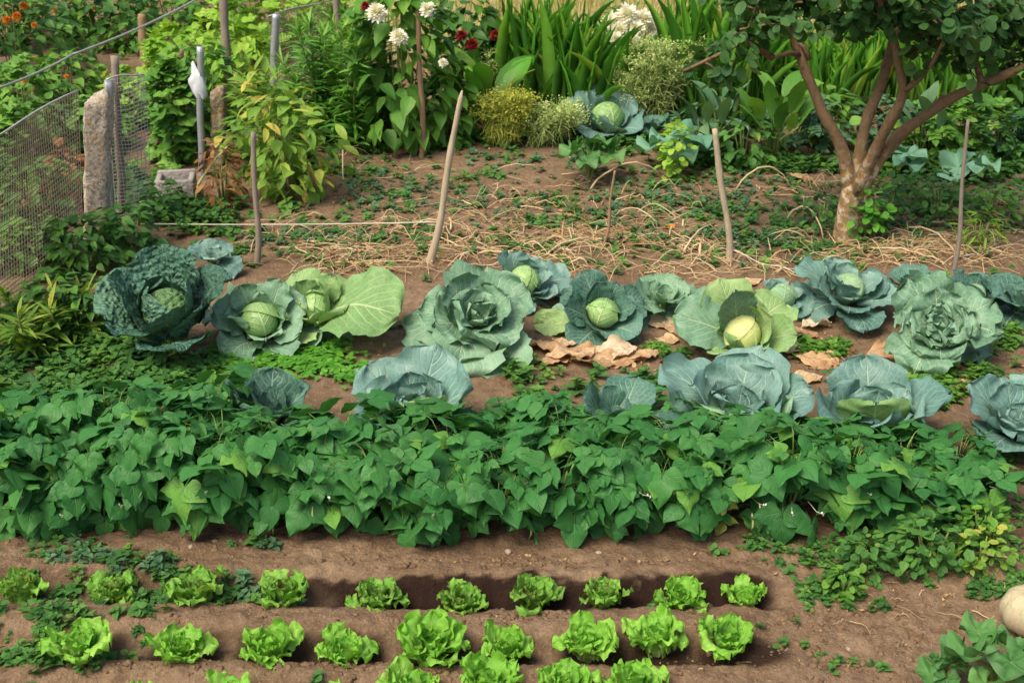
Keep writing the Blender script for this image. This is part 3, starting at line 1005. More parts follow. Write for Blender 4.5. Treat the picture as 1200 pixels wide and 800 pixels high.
cabbage(1022, 518, 192, 'blue green cabbage with cupped pale front leaves behind the beans, right of centre', 'cab_blue', None, 0, 16, .2, 25, .9, .09, lift=.12, sc_l=.92, fallr=62,
        extra=[(pi - .2, .82, .95, 1.35, 1.2, .6, 'cab_green', 'round', .10), (pi * .85, .9, .7, .8, -.4, .3, 'cab_blue', 'round', .10)])
cabbage(1184, 526, 172, 'blue green cabbage cut by the right edge beyond the beans', 'cab_blue', None, 0, 15, .2, 26, .8, .11, lift=.12, sc_l=.92, fallr=70)
# far beds
cabbage(706, 158, 92, 'blue green cabbage with pale head in front of the irises', 'cab_blue', 'head', .32, 12, .4, 31, .6, .05, group='cabbages in the far border')
cabbage(768, 162, 62, 'low dark blue cabbage in the far border below the pale umbels', 'cab_dark', None, 0, 8, .2, 32, .5, .05, group='cabbages in the far border')
cabbage(838, 168, 70, 'blue cabbage in far border just above the pale right stake', 'cab_blue', None, 0, 8, .1, 33, .7, .05, group='cabbages in the far border')
cabbage(1068, 168, 92, 'dim blue cabbage under the tree, right of its trunk', 'cab_dark', None, 0, 9, .1, 34, .7, .05, group='cabbages in the far border')
cabbage(1192, 180, 92, 'dusky blue kale at the right edge of the far border', 'savoy', None, 0, 10, .1, 35, .95, .12, 'kale', 'kale_plant', savoy=.03, group='cabbages in the far border')

# dry and fallen cabbage leaves
def fallen(px, py, wpx, mat, label, seed, flat=.3, asp=.7, yaw=None, name='dry_leaf', cat='dry leaf', grp='dry leaves fallen among the cabbages'):
    r = np.random.default_rng(seed)
    p = GP(px, py)
    L = wpx / S(py) * .88
    mb = MB()
    tm = leaf(L, L * asp * r.uniform(.9, 1.3), 'round', r.uniform(.0, .35), r.uniform(-.6, .1), cup=r.uniform(-.8, .9), ruf=r.uniform(.10, .26), freq=r.uniform(.8, 1.7), nu=24, nv=26, edge=.05, bump=.045, bfreq=9, savoy=.09, r=r, twist=r.normal(0, .5))
    tm[0][:, 1] -= L / 2
    tm[0][:, 2] *= .62
    tm[0][:, 2] -= tm[0][:, 2].min() + .004
    yw = r.choice((-1, 1)) * r.uniform(1.1, 2.0) if yaw is None else yaw
    mb.addt(tm, Rm(yw, 0, 0), (0, 0, .002), 1.0, r.random())
    o = mb.build(name, mat, None, loc=p)
    tag(o, label, cat, grp)


DL = [(640, 408, 60, 'tan crumpled dry leaf left of the dry heap, under the ruffled cabbage'), (668, 418, 66, 'brown dry leaf in the front of the heap by the ruffled cabbage'), (694, 428, 60, 'tan dry leaf along the front edge of the dry heap'),
      (722, 424, 56, 'orange tan dry leaf at the front right of the dry heap'), (688, 413, 56, 'pale brown dry leaf on top of the heap'), (724, 415, 60, 'long tan dry leaf below the lime headed cabbage'), (752, 418, 50, 'small brown dry leaf right of the dry heap'),
      (772, 378, 46, 'upright tan dry leaf below the headless cabbage'), (796, 386, 40, 'pale dry leaf left of the cut open cabbage'), (782, 396, 34, 'small curled dry leaf left of cut cabbage, nearer'),
      (938, 390, 50, 'brown hanging dry leaf right of the cut open cabbage'), (955, 384, 44, 'brown folded dry leaf below the pointed head cabbage'), (930, 410, 46, 'dull brown dry leaf on bare soil right of the cut cabbage'),
      (958, 424, 60, 'flat pale brown dry leaf above the cupped front cabbage'), (945, 446, 44, 'grey white dry leaf touching the largest front cabbage'), (1040, 420, 62, 'flat tan dry leaf left below the frilly cabbage'), (1062, 414, 40, 'small brown dry leaf just under frilly cabbage rim'),
      (1146, 388, 40, 'brown dry leaf right of the frilly cabbage'), (1148, 414, 44, 'orange brown dry leaf right below the frilly cabbage'), (648, 424, 44, 'grey tan dry leaf nearest the ruffled cabbage foot'), (706, 424, 46, 'wrinkled tan dry leaf in the middle of heap'), (742, 416, 44, 'pale curled dry leaf on the right shoulder of the heap'), (664, 402, 40, 'whitish dry leaf at the back of the heap'), (845, 336, 40, 'brown dry leaf behind the cut cabbage'), (878, 332, 36, 'tan dry leaf by the foot of pale right stake'), (940, 210, 34, 'tan dry leaf lying left of the tree trunk'), (1130, 460, 40, 'tan dry leaf on the soil above the right edge cabbage')]
for i, (px, py, w, lb) in enumerate(DL):
    fallen(px, py, w, M['dry'], lb, 500 + i)
fallen(655, 386, 66, M['cab_green'], 'pale green limp cabbage leaf lying between two cabbages', 541, name='fallen_cabbage_leaf', cat='fallen leaf', grp=None)
fallen(133, 352, 66, M['brown_leaf'], 'orange brown dying leaf beside the savoy at the fence', 547, name='dying_leaf', cat='dry leaf', grp=None)
fallen(783, 268, 18, M['orange_petal'], 'small bright yellow orange fallen leaf on the straw plot', 543, grp=None, name='fallen_leaf', cat='fallen leaf')
fallen(432, 148, 18, M['orange_petal'], 'orange fallen leaf at the foot of the far border', 549, grp=None, name='fallen_leaf', cat='fallen leaf')
fallen(404, 440, 50, M['cab_grey'], 'grey green cabbage leaf drooping to the clover, left of centre', 545, name='fallen_cabbage_leaf', cat='fallen leaf', grp=None)

# ------------------------------------------------------------------ stakes, posts, fence, twine
def stake(name, label, px0, py0, px1, py1, wpx, mat, point=True, taper=.7, cat='stake', dy=0.0, group=None, bend=.01, sides=8):
    a = GP(px0, py0)
    b = at(px1, py1, a[1] + dy)
    r = wpx / S(py0) / 2
    n = 22
    t = np.linspace(0, 1, n)
    d = b - a
    P = d[None] * t[:, None]
    P[:, 0] += bend * np.sin(t * pi * 1.7) + .004 * np.sin(t * 9)
    P = np.vstack((P[0] - d / np.linalg.norm(d) * .08, P))
    rr = r * (1 - (1 - taper) * t) * (1 + (.06 * np.sin(t * 11 + px0) + .05 * np.sin(t * 29 + px0)) * (bend != 0))
    if point:
        rr[-1] *= .3
    rr = np.concatenate(([r], rr))
    mb = MB()
    mb.tube(P, rr, sides)
    o = mb.build(name, mat, None, loc=a)
    tag(o, label, cat, group)
    return a, b


stake('wooden_stake', 'pale pointed wooden stake leaning right, left of centre in the straw plot', 504, 310, 543, 106, 9.5, M['stake_pale'], taper=.6)
stake('wooden_stake', 'pale flat topped wooden stake leaning left above the cut cabbage', 855, 308, 839, 151, 8, M['stake_pale'], point=False, taper=.85)
stake('wooden_stake', 'thin grey brown stake beside the yellowing peony', 301, 312, 298, 155, 7.5, M['stake_grey'], point=False, taper=.75)
stake('wooden_stake', 'thin bare stick upright right of the tree', 1117, 322, 1136, 140, 6, M['stake_grey'], point=False, taper=.6)
stake('wooden_stake', 'tall thin brown stake tied among the white dahlias', 494, 182, 491, 10, 7, M['stake_brown'], point=False, taper=.8)
stake('wooden_stake', 'short pale stake leaning at the foot of dahlia', 459, 170, 466, 138, 8, M['stake_pale'], point=False, taper=.9)
stake('wooden_stake', 'slender dark stick in the middle of the straw plot', 707, 290, 722, 200, 4, M['stake_brown'], point=False, taper=.6)
stake('wooden_post', 'tall weathered post rising beyond the top edge left', 268, 140, 262, -25, 11, M['stake_grey'], point=False, taper=.9, cat='post')
stake('wooden_post', 'grey wooden post behind the granite post', 141, 262, 136, 66, 10, M['stake_grey'], point=False, taper=.9, cat='post')
stake('wooden_post', 'short light brown post beyond the fence by the soil patch', 170, 105, 167, 17, 10, M['stake_brown'], point=False, taper=.95, cat='post')
stake('wooden_post', 'dark stump like post among the vine leaves', 214, 165, 212, 58, 10, M['stake_brown'], point=False, taper=.9, cat='post')
stake('metal_post', 'grey metal fence post with white plastic tied to it', 236, 205, 234, 55, 8, M['metal'], point=False, taper=1, cat='post', bend=0)
stake('metal_post', 'bluish metal fence post at the far fence', 320, 118, 323, 17, 9, M['metal'], point=False, taper=1, cat='post', bend=0)
stake('metal_post', 'grey metal tube post hidden behind the granite post', 129, 268, 127, 95, 10, M['metal'], point=False, taper=1, cat='post', bend=0)
stake('wooden_post', 'far brown post at the top edge left of the dahlia', 398, 95, 394, -15, 8, M['stake_grey'], point=False, taper=1, cat='post')


def stone_post(px, py0, pxt, py1, wpx, mat, name, label, seed):
    r = np.random.default_rng(seed)
    a = GP(px, py0)
    tp0 = at(pxt, py1, a[1])
    h = tp0[2] - a[2]
    lx = tp0[0] - a[0]
    w = wpx / S(py0) / 2
    n, m = 40, 28
    V, Q, A = [], [], []
    k = r.uniform(0, 30)
    for i in range(n + 1):
        t = i / n
        z = -.08 + (h + .08) * t
        for j in range(m):
            th = 2 * pi * j / m
            c, s_ = cos(th), sin(th)
            q = (abs(c) ** 5 + abs(s_) ** 5) ** (-1 / 5)
            rr = w * q * (1 + .04 * sin(t * 7 + k)) * (1.05 - .12 * t)
            rr += w * .34 * float(fbm(np.array([j / m * 7 + k]), np.array([t * 8]), 3, 4)[0]) * (1 if 0 < j < m else 1)
            if t > .93:
                rr *= sqrt(max(.05, 1 - ((t - .93) / .075) ** 2 * .8))
            V.append((c * rr + lx * t, s_ * rr, z + (.02 * c if t > .97 else 0)))
            A.append((0, t, .5))
    for i in range(n):
        for j in range(m):
            Q.append((i * m + j, i * m + (j + 1) % m, (i + 1) * m + (j + 1) % m, (i + 1) * m + j))
    V.append((lx, 0, h + .005))
    A.append((0, 1, .5))
    for j in range(m):
        Q.append((len(V) - 1, n * m + j, n * m + (j + 1) % m, n * m + (j + 1) % m))
    mb = MB()
    mb.add(V, Q, A)
    o = mb.build(name, mat, None, loc=a)
    tag(o, label, 'post')


stone_post(112, 284, 116, 108, 28, M['granite'], 'granite_post', 'thick pale rough granite post holding the wire fence', 1)
stone_post(255, 190, 256, 101, 17, M['lichen_stone'], 'stone_post', 'short lichen covered stone post beside the metal post', 2)


def fence(name, label, pts, h, step=.026, mat=None, lean=(0, 0)):
    root = thing(name, label, 'fence', pts[0])
    o0 = np.asarray(pts[0])
    mb = MB()
    segs = []
    for a, b in zip(pts[:-1], pts[1:]):
        a, b = np.asarray(a) - o0, np.asarray(b) - o0
        segs.append((a, b))
    nz_ = int(h / step)
    for a, b in segs:
        L = np.linalg.norm(b - a)
        n = int(L / step)
        nn = max(3, n // 6)
        for k in range(nz_ + 1):
            z = k * h / nz_
            t = np.linspace(0, 1, nn)
            P = a[None] + (b - a)[None] * t[:, None]
            P[:, 2] += z + .012 * np.sin(t * 5 + k * .1)
            P[:, 0] += lean[0] * z / h + .02 * np.sin(t * 6.2) * sin(z * 4 + 1)
            P[:, 1] += lean[1] * z / h
            mb.tube(P, .0030, 3, cap=False)
        for k in range(n + 1):
            t = k / n
            z = np.linspace(0, h, 7)
            P = np.repeat((a + (b - a) * t)[None], 7, 0)
            P[:, 2] += z + .012 * sin(t * 5)
            P[:, 0] += lean[0] * z / h + .02 * sin(t * 6.2) * np.sin(z * 4 + 1)
            P[:, 1] += lean[1] * z / h
            mb.tube(P, .0021, 3, cap=False)
    mb.build('wire_mesh', mat or M['wire'], root)
    tw = MB()
    P = []
    for a, b in segs:
        for t in np.linspace(0, 1, 8):
            P.append(a + (b - a) * t + np.array((lean[0], lean[1], h + .012 * sin(t * 5) + .006)))
    tw.tube(P[::1] if len(segs) == 1 else np.array(P)[np.r_[0:8, 9:len(P)]], .005, 6)
    tw.build('top_wire', M['wire_bright'], root)
    return root


pA = GP(110, 290)
pB = np.array((-2.60, 5.7, 0))
pC = np.array((-2.78, 4.3, 0))
pA[2] = pB[2] = pC[2] = 0
pA = pA + np.array((-.06, 0, 0))
fence('wire_fence', 'rusty wire mesh fence running left from the granite post', [pA, pB, pC], .90, lean=(.10, 0))
q0, q1 = GP(138, 270), GP(180, 256)
fence('wire_fence', 'narrow leaning wire mesh panel right of the granite post', [q0, q1], HH(258, 160), .022, M['wire_bright'], lean=(.05, .0))
q0, q1 = GP(322, 118), GP(392, 92)
fence('wire_fence', 'far wire mesh panel beside the bluish post at top', [q0, q1], HH(105, 92), .035)


def line(name, label, a, b, rad, mat, sag=.03, cat='wire', wav=0.0, n=24):
    a, b = np.asarray(a, float), np.asarray(b, float)
    t = np.linspace(0, 1, n)
    P = (b - a)[None] * t[:, None]
    P[:, 2] -= sag * 4 * t * (1 - t)
    P[:, 2] += wav * np.sin(t * 19)
    mb = MB()
    mb.tube(P, rad, 5)
    o = mb.build(name, mat, None, loc=a)
    tag(o, label, cat)


line('twine', 'pale twine stretched from the fence to left straw plot stake', at(165, 262, 7.15), at(512, 260, 6.62), .0032, M['twine'], .01, 'twine')
line('twine', 'thin twine trailing from the right stake along the cabbages', at(853, 292, 6.62), at(1015, 340, 6.2), .0030, M['twine'], .02, 'twine', .01)
line('twine', 'thin twine from the bare stick to right edge', at(1118, 302, 6.6), at(1215, 277, 7.0), .0030, M['twine'], .01, 'twine')
line('cable', 'grey cable slung across the upper left over the neighbouring plot', at(-10, 106, 6.9), at(85, 64, 8.8), .008, M['wire_bright'], .015, 'cable')
line('cable', 'grey cable continuing past short brown post to the top edge', at(85, 64, 8.8), at(250, -12, 11.4), .009, M['wire_bright'], .03, 'cable')

# white plastic wrap on the metal post
a = GP(236, 205)
tp = at(234, 98, a[1])
mb = MB()
n, m = 12, 16
V, Q, A = [], [], []
for i in range(n + 1):
    t = i / n
    for j in range(m):
        th = 2 * pi * j / m
        rr = .022 + .018 * sin(t * pi) ** .6 * (1 + 1.1 * float(vn(np.array([j * 1.1]), np.array([t * 7.0]))[0])) + .005 * sin(5 * th + t * 9)
        V.append((cos(th) * rr * 1.2 - .012 * sin(t * 3), sin(th) * rr * .7, -.10 + .22 * t + .03 * sin(th * 2 + 1) * (t > .8)))
        A.append((0, t, .5))
for i in range(n):
    for j in range(m):
        Q.append((i * m + j, i * m + (j + 1) % m, (i + 1) * m + (j + 1) % m, (i + 1) * m + j))
mb.add(V, Q, A)
tag(mb.build('plastic_wrap', M['plastic'], None, False, loc=tp), 'crumpled white plastic wrap tied round the metal post', 'plastic bag')

# concrete trough block
p = GP(208, 232)
blk = MB()
W_, D_, H_ = 44 / S(232), .22, HH(232, 28)
for c, s_ in (((0, -D_ / 2, H_ / 2), (W_, .035, H_)), ((0, D_ / 2, H_ / 2), (W_, .035, H_)), ((-W_ / 2 + .018, 0, H_ / 2 - .004), (.035, D_ - .036, H_ - .01)), ((W_ / 2 - .018, 0, H_ / 2 - .004), (.035, D_ - .036, H_ - .01)), ((0, 0, .02), (W_ - .072, D_ - .036, .04))):
    box(blk, c, s_)
o = blk.build('concrete_block', M['concrete'], None, False, loc=p)
o.rotation_euler.z = .15
bv = o.modifiers.new('bevel', 'BEVEL')
bv.width = .008
bv.segments = 2
tag(o, 'grey hollow concrete block lying by the vine at the fence gap', 'block')

# ------------------------------------------------------------------ the tree
TB = GP(991, 283)


def tp_(px, py, dd=0.0):
    return at(px, py, TB[1] + dd) - TB


tree = thing('fruit_tree', 'small fruit tree with lichen spotted trunk forking into four limbs', 'tree', TB)
tr = MB()
sT = S(283)
tr.tube([(0, 0, -.1), (0, 0, .0), tp_(992, 262), tp_(996, 235), tp_(998, 220), tp_(1000, 210), tp_(1001, 203)], np.array([21, 16.5, 13.5, 12, 10.5, 5, 2]) / sT, 16)
tr.build('trunk', M['trunk'], tree)
LIMBS = [
    ([(997, 228, 0), (985, 163, .02), (962, 130, .05), (948, 95, .08), (938, 62, .12), (922, 30, .15), (905, -20, .2), (895, -80, .25)], [10, 9.5, 8.5, 8, 7.5, 7, 5, 3]),
    ([(999, 226, .01), (1012, 150, .1), (1028, 110, .2), (1042, 72, .28), (1048, 35, .32), (1052, -10, .36), (1060, -90, .4)], [10, 9, 8.5, 8, 7, 6, 3]),
    ([(1001, 226, -.02), (1030, 165, -.1), (1052, 130, -.2), (1060, 100, -.25), (1052, 72, -.28), (1045, 40, -.33), (1032, 0, -.4), (1010, -70, -.5)], [9, 8.5, 8, 7, 6, 5.5, 4.5, 2]),
    ([(1003, 230, -.01), (1042, 166, -.05), (1080, 138, -.1), (1120, 112, -.16), (1165, 92, -.2), (1220, 72, -.25), (1280, 20, -.3)], [10, 9, 8.5, 8, 7.5, 5.5, 3]),
    ([(1004, 222, .02), (1060, 158, .1), (1090, 130, .2), (1105, 112, .25)], [6, 5, 4.5, 4]),
]
pts_on = []
for pts, rad in LIMBS:
    P = np.array([tp_(x, y, d) for x, y, d in pts])
    # smooth by resampling
    t = np.linspace(0, 1, len(P))
    tt = np.linspace(0, 1, 22)
    PP = np.stack([np.interp(tt, t, P[:, k]) for k in range(3)], -1)
    PP[1:-1] = (PP[:-2] + 2 * PP[1:-1] + PP[2:]) / 4
    PP[1:-1] = (PP[:-2] + 2 * PP[1:-1] + PP[2:]) / 4
    rr = np.interp(tt, t, np.array(rad)) / sT * .70 * (1 + .30 * np.exp(-tt * 9))
    lm = MB()
    lm.tube(PP + .006 * np.stack([np.sin(tt * 21), np.sin(tt * 17 + 1), 0 * tt], -1), rr * (1 + .06 * np.sin(tt * 30) + .05 * np.sin(tt * 53 + 1)), 12)
    lm.build('limb', M['trunk'], tree)
    pts_on += [q for q in PP if q[2] > tp_(1000, 28)[2]] if len(pts) > 5 else []
tw = MB()
# smaller side branches, as seen
SB = [[(1062, 105, -.25), (1078, 92, -.3), (1095, 70, -.4), (1110, 40, -.5)], [(1150, 96, -.2), (1140, 60, -.1), (1135, 20, 0)], [(938, 65, .12), (925, 62, .0), (905, 68, -.1)], [(1044, 45, .3), (1030, 20, .2), (1015, -10, .1)],
      [(905, 68, -.1), (870, 45, -.2), (848, 62, -.25), (800, 84, -.3)], [(948, 70, .1), (942, 55, .1), (935, 50, .1)], [(1140, 80, -.15), (1139, 66, -.15), (1137, 55, -.15)]]
for b in SB:
    P = np.array([tp_(*q) for q in b])
    tw.tube(P, np.linspace(4, 1.6, len(P)) / sT, 6)
    pts_on += [q for q in P if q[2] > tp_(1000, 40)[2]]
LT = [leaf(1, rng.uniform(.68, .82), 'oval', rng.normal(0, .1), rng.uniform(-.5, .1), fold=rng.uniform(.05, .3), nu=4, nv=6, ruf=.04) for _ in range(6)]
r = np.random.default_rng(77)
cT, cY, cP, cS, cR = [], [], [], [], []


def spray(base, d, L, n):
    m = 6
    t = np.linspace(0, 1, m)
    P = base[None] + d[None] * L * t[:, None]
    P[:, 2] -= .10 * L * t ** 2 * 2
    P += r.normal(0, .012, P.shape) * t[:, None]
    tw.tube(P, np.linspace(.007, .002, m), 5, cap=False)
    shade = r.normal(0, .12)
    for k in range(n):
        f = r.uniform(.1, 1.05)
        p = np.array([np.interp(f, t, P[:, q]) for q in range(3)])
        a = math.atan2(d[1], d[0]) + r.choice((-1, 1)) * r.uniform(.2, 1.8)
        cT.append(p + r.normal(0, .035, 3))
        cY.append(a - pi / 2)
        cP.append(r.normal(-.45, .4))
        cS.append(r.uniform(.052, .092))
        cR.append(np.clip(.42 + shade + r.normal(0, .2), 0, 1))


Z0 = tp_(1000, 75)[2]
for k in range(56):
    b = pts_on[r.integers(len(pts_on))] + r.normal(0, .03, 3)
    d = r.normal(0, 1, 3)
    d[2] = abs(d[2]) * .9 - .25
    d[1] *= .8
    d /= np.linalg.norm(d)
    if b[2] < Z0 + .02:
        d[2] = abs(d[2]) * .5 + .3
    d[2] += .25
    spray(b, d, r.uniform(.22, .5), int(r.integers(20, 40)))
# hanging skirts of foliage where the photo has them
SK = [(880, 20, 0), (900, 5, .1), (920, 12, .1), (870, 0, -.1), (905, 45, 0), (940, 10, .1), (965, 20, .1), (985, 35, .1), (1000, 25, .1), (1060, 30, -.2), (1075, 50, -.3), (1100, 30, -.3), (1120, 50, -.2), (1095, 62, -.3), (1140, 40, -.2),
      (1160, 60, -.2), (1180, 45, -.2), (1195, 60, -.2), (1175, 20, -.2), (1150, 15, -.2), (1200, 20, -.2), (1195, 85, -.2), (1110, 5, -.3), (1080, 10, -.3), (1220, 60, -.2), (850, 68, -.25), (868, 85, -.25), (835, 75, -.28), (1010, 0, .0), (1130, 75, -.2), (1215, 35, -.2), (1120, 20, .1), (1165, 35, .1), (1185, 30, .0), (1090, 40, .1), (975, 5, .2)]
for (x, y, dd) in SK:
    b = tp_(x, y - 14, dd)
    for q in range(3 if x > 1055 else 2 if x > 869 else 1):
        d = np.array((r.normal(0, 1), r.normal(0, .7), r.uniform(-.5, .3)))
        d /= np.linalg.norm(d)
        spray(b + r.normal(0, .03, 3), d, r.uniform(.10, .20), int(r.integers(9, 18)))
tw.build('twig', M['bark'], tree)
cr = MB()
n = len(cT)
cr.scatter(LT, Rm(np.array(cY), np.array(cP), r.normal(0, .5, n)), np.array(cT), np.array(cS), np.array(cR))
cr.build('crown', M['tree_leaf'], tree)

# ------------------------------------------------------------------ generic plants for the borders
T_OV = [leaf(1, rng.uniform(.55, .7), 'ovate', .1, rng.uniform(-.9, -.2), fold=rng.uniform(.05, .3), nu=4, nv=6, ruf=.04) for _ in range(5)]
T_EL = [leaf(1, rng.uniform(.34, .44), 'ellip', .2, rng.uniform(-1.2, -.3), fold=rng.uniform(.1, .35), nu=4, nv=7, ruf=.03) for _ in range(5)]
T_LA = [leaf(1, rng.uniform(.13, .18), 'lance', .3, rng.uniform(-.9, .1), fold=.25, nu=2, nv=5) for _ in range(5)]
T_SM = [leaf(1, rng.uniform(.6, .8), 'oval', .1, rng.uniform(-.6, .1), fold=.15, nu=2, nv=4) for _ in range(5)]
T_GR = [polar_leaf(.55, 5, rng.uniform(.25, .4), 24, 3, rng.uniform(-.2, .1), .10) for _ in range(5)]
T_SQ = [polar_leaf(.55, 5, rng.uniform(.08, .18), 26, 4, rng.uniform(.0, .35), .20) for _ in range(5)]


def pinnate(n=5, w=.5):
    ps = []
    for k in range(n):
        f = (k + 1) / n
        for sd in ((-1, 1) if k < n - 1 else (0,)):
            t = leaf(.42 * rng.uniform(.8, 1.15), .42 * w, 'ovate', rng.normal(0, .1), rng.uniform(-.5, .1), fold=.15, nu=2, nv=4)
            ps.append(xf(t, Rm(-sd * rng.uniform(.9, 1.2), 0, rng.normal(0, .15)), (0, f * .62, -.12 * f * f)))
    ps.append(tube_t([(0, 0, 0), (0, .3, -.02), (0, .65, -.12)], .012, 3))
    return merge(ps)


T_PI = [pinnate(4, rng.uniform(.6, .8)) for _ in range(4)]


def sprig(n=6, tm=T_SM):
    ps = []
    for k in range(n):
        a = k * 2.4 + rng.normal(0, .3)
        z = .1 + .5 * (k / n)
        ps.append(xf(tm[k % len(tm)], Rm(a, rng.uniform(-.1, .5), rng.normal(0, .2)), (0, 0, z), rng.uniform(.4, .65) * (1.1 - .4 * k / n)))
    ps.append(tube_t([(0, 0, -.05), (0, 0, .6)], .015, 3))
    return merge(ps)


T_SP = [sprig(int(rng.integers(6, 10))) for _ in range(6)]
T_SPE = [sprig(int(rng.integers(6, 9)), T_OV) for _ in range(6)]


def trifol():
    ps = []
    for k in range(3):
        t = leaf(.5, .42, 'oval', .05, -.2, fold=.12, nu=2, nv=4)
        ps.append(xf(t, Rm(k * 2.094 + rng.normal(0, .1), rng.normal(0, .1), 0), (0, 0, .55)))
    ps.append(tube_t([(0, 0, -.1), (0, 0, .55)], .015, 3))
    return merge(ps)


T_TR = [trifol() for _ in range(4)]


def bush(name, label, cat, px, py, hpx, wpx, mat, tm, size, n, droop=.35, group=None, stem='bean_stem', depth=1.0, shell=.45, spread=.6, flowers=None, zmin=.05):
    r = np.random.default_rng(abs(hash((name, px, py))) % 100000 if False else int(px * 7 + py * 13 + hpx))
    p = GP(px, py)
    h, R = HH(py, hpx), wpx / S(py) / 2
    root = thing(name, label, cat, p, 0, group)
    az = r.uniform(0, 2 * pi, n)
    z = r.uniform(zmin, 1, n)
    prof_ = np.sqrt(np.clip(1.0 - ((z - .45) / .62) ** 2, .12, 1))
    rad = R * prof_ * (shell + (1 - shell) * r.random(n)) * r.uniform(.85, 1.15, n)
    # lumpy outline
    rad *= 1 + .22 * np.sin(az * 3 + z * 5 + px)
    T = np.stack([np.cos(az) * rad, np.sin(az) * rad * depth, z * h * (1 + .08 * np.sin(az * 2 + px))], -1)
    yaw = az - pi / 2 + r.normal(0, spread, n)
    pit = -droop + .5 * (z - .5) + r.normal(0, .3, n)
    mb = MB()
    lump = .16 * np.sin(az * 2.3 + z * 6 + px)
    mb.scatter(tm, Rm(yaw, pit, r.normal(0, .35, n)), T, size * r.uniform(.65, 1.2, n), np.clip(r.beta(2.2, 2.2, n) + lump, 0, 1))
    mb.build('foliage', mat, root)
    st = MB()
    for k in range(max(3, min(9, n // 20))):
        a = r.uniform(0, 6.28)
        e = R * .6 * r.random()
        st.tube([(cos(a) * e * .3, sin(a) * e * .3, -.02), (cos(a) * e * .7, sin(a) * e * .7, h * .4), (cos(a) * e, sin(a) * e, h * .72)], [.006, .0045, .0022], 5, r.random())
    st.build('stem', M[stem], root)
    if flowers:
        for (fx, fy, fr, fm, dd) in flowers:
            flower(root, p, fx, fy, fr, fm, dd)
    return root


T_PET = [leaf(1, .42, 'ellip', .25, -.3, cup=.5, nu=2, nv=4) for _ in range(4)]


def flower(root, p, fx, fy, fr, fm, dd=-.2):
    c = at(fx, fy, p[1] + dd) - p
    R = .74 * fr / S(max(60, fy + 120))
    n = 130
    k = np.arange(n)
    zz = 1 - 1.5 * (k + .5) / n
    az = k * 2.39996
    m = MB()
    pit = np.arcsin(np.clip(zz, -1, 1))
    dirs = np.stack([np.cos(az) * np.cos(pit), np.sin(az) * np.cos(pit), np.sin(pit)], -1)
    m.scatter(T_PET, Rm(az - pi / 2, pit, 0 * az), dirs * R * rng.uniform(.2, .5, n)[:, None], R * rng.uniform(.42, .72, n), rng.random(n))
    o = m.build('flower', M[fm], root, loc=c)
    o.rotation_euler = (.5, .1, 0)


def swords(name, label, cat, px, py, hpx, wpx, mat, n, width=.032, group=None, lean=0.0):
    r = np.random.default_rng(int(px * 3 + py))
    p = GP(px, py)
    h, R = HH(py, hpx), wpx / S(py) / 2
    root = thing(name, label, cat, p, 0, group)
    mb = MB()
    tm = [leaf(1, 1, 'sword', 0, rng.uniform(-.9, .3), fold=.2, nu=2, nv=7, pw=2.2) for _ in range(5)]
    for t_ in tm:
        t_[0][:, 0] *= 1
    T = np.stack([r.uniform(-R, R, n), r.uniform(-.22, .22, n), np.full(n, -.02)], -1)
    az = r.uniform(0, 2 * pi, n)
    pit = radians(90) - np.abs(r.normal(0, .20, n)) - .04
    L = h * r.uniform(.6, 1.08, n)
    for k in range(n):
        V, Q, UV = tm[k % 5]
        V = V.copy()
        V[:, 0] *= width * r.uniform(.7, 1.2)
        V[:, 1:] *= L[k]
        a = az[k] if lean == 0 else az[k]
        mb.addt((V, Q, UV), Rm(a, pit[k], 0) @ Rm(0, 0, r.uniform(-1.5, 1.5)), T[k], 1.0, r.random())
    mb.build('leaf_fan', mat, root)
    return root


def lily(px, py, hpx, label, group, mat='lily', fl=None):
    r = np.random.default_rng(int(px * 5 + py))
    p = GP(px, py)
    h = HH(py, hpx)
    root = thing('lily_plant', label, 'lily', p, 0, group)
    st = MB()
    lf = MB()
    for k in range(4):
        b = r.normal(0, .08, 2)
        e = b * 1.6 + r.normal(0, .04, 2)
        hh = h * r.uniform(.75, 1.05)
        P = [(b[0], b[1], -.02), (b[0] * 1.1, b[1] * 1.1, hh * .5), (e[0], e[1], hh)]
        st.tube(P, [.008, .007, .004], 5)
        n = int(hh / .0062)
        f = r.uniform(.08, 1.0, n)
        T = np.stack([np.interp(f, [0, .5, 1], [q[i] for q in P]) for i in range(3)], -1)
        az = np.arange(n) * 2.4 + r.normal(0, .3, n)
        lf.scatter(T_LA, Rm(az, r.uniform(-.2, .6, n) + .5 * (f > .9), r.normal(0, .3, n)), T, r.uniform(.13, .22, n) * (1.15 - .5 * f), np.clip(r.random(n) * .6 + .3 * f, 0, 1))
    st.build('stem', M['bean_stem'], root)
    lf.build('foliage', M[mat], root)
    return root


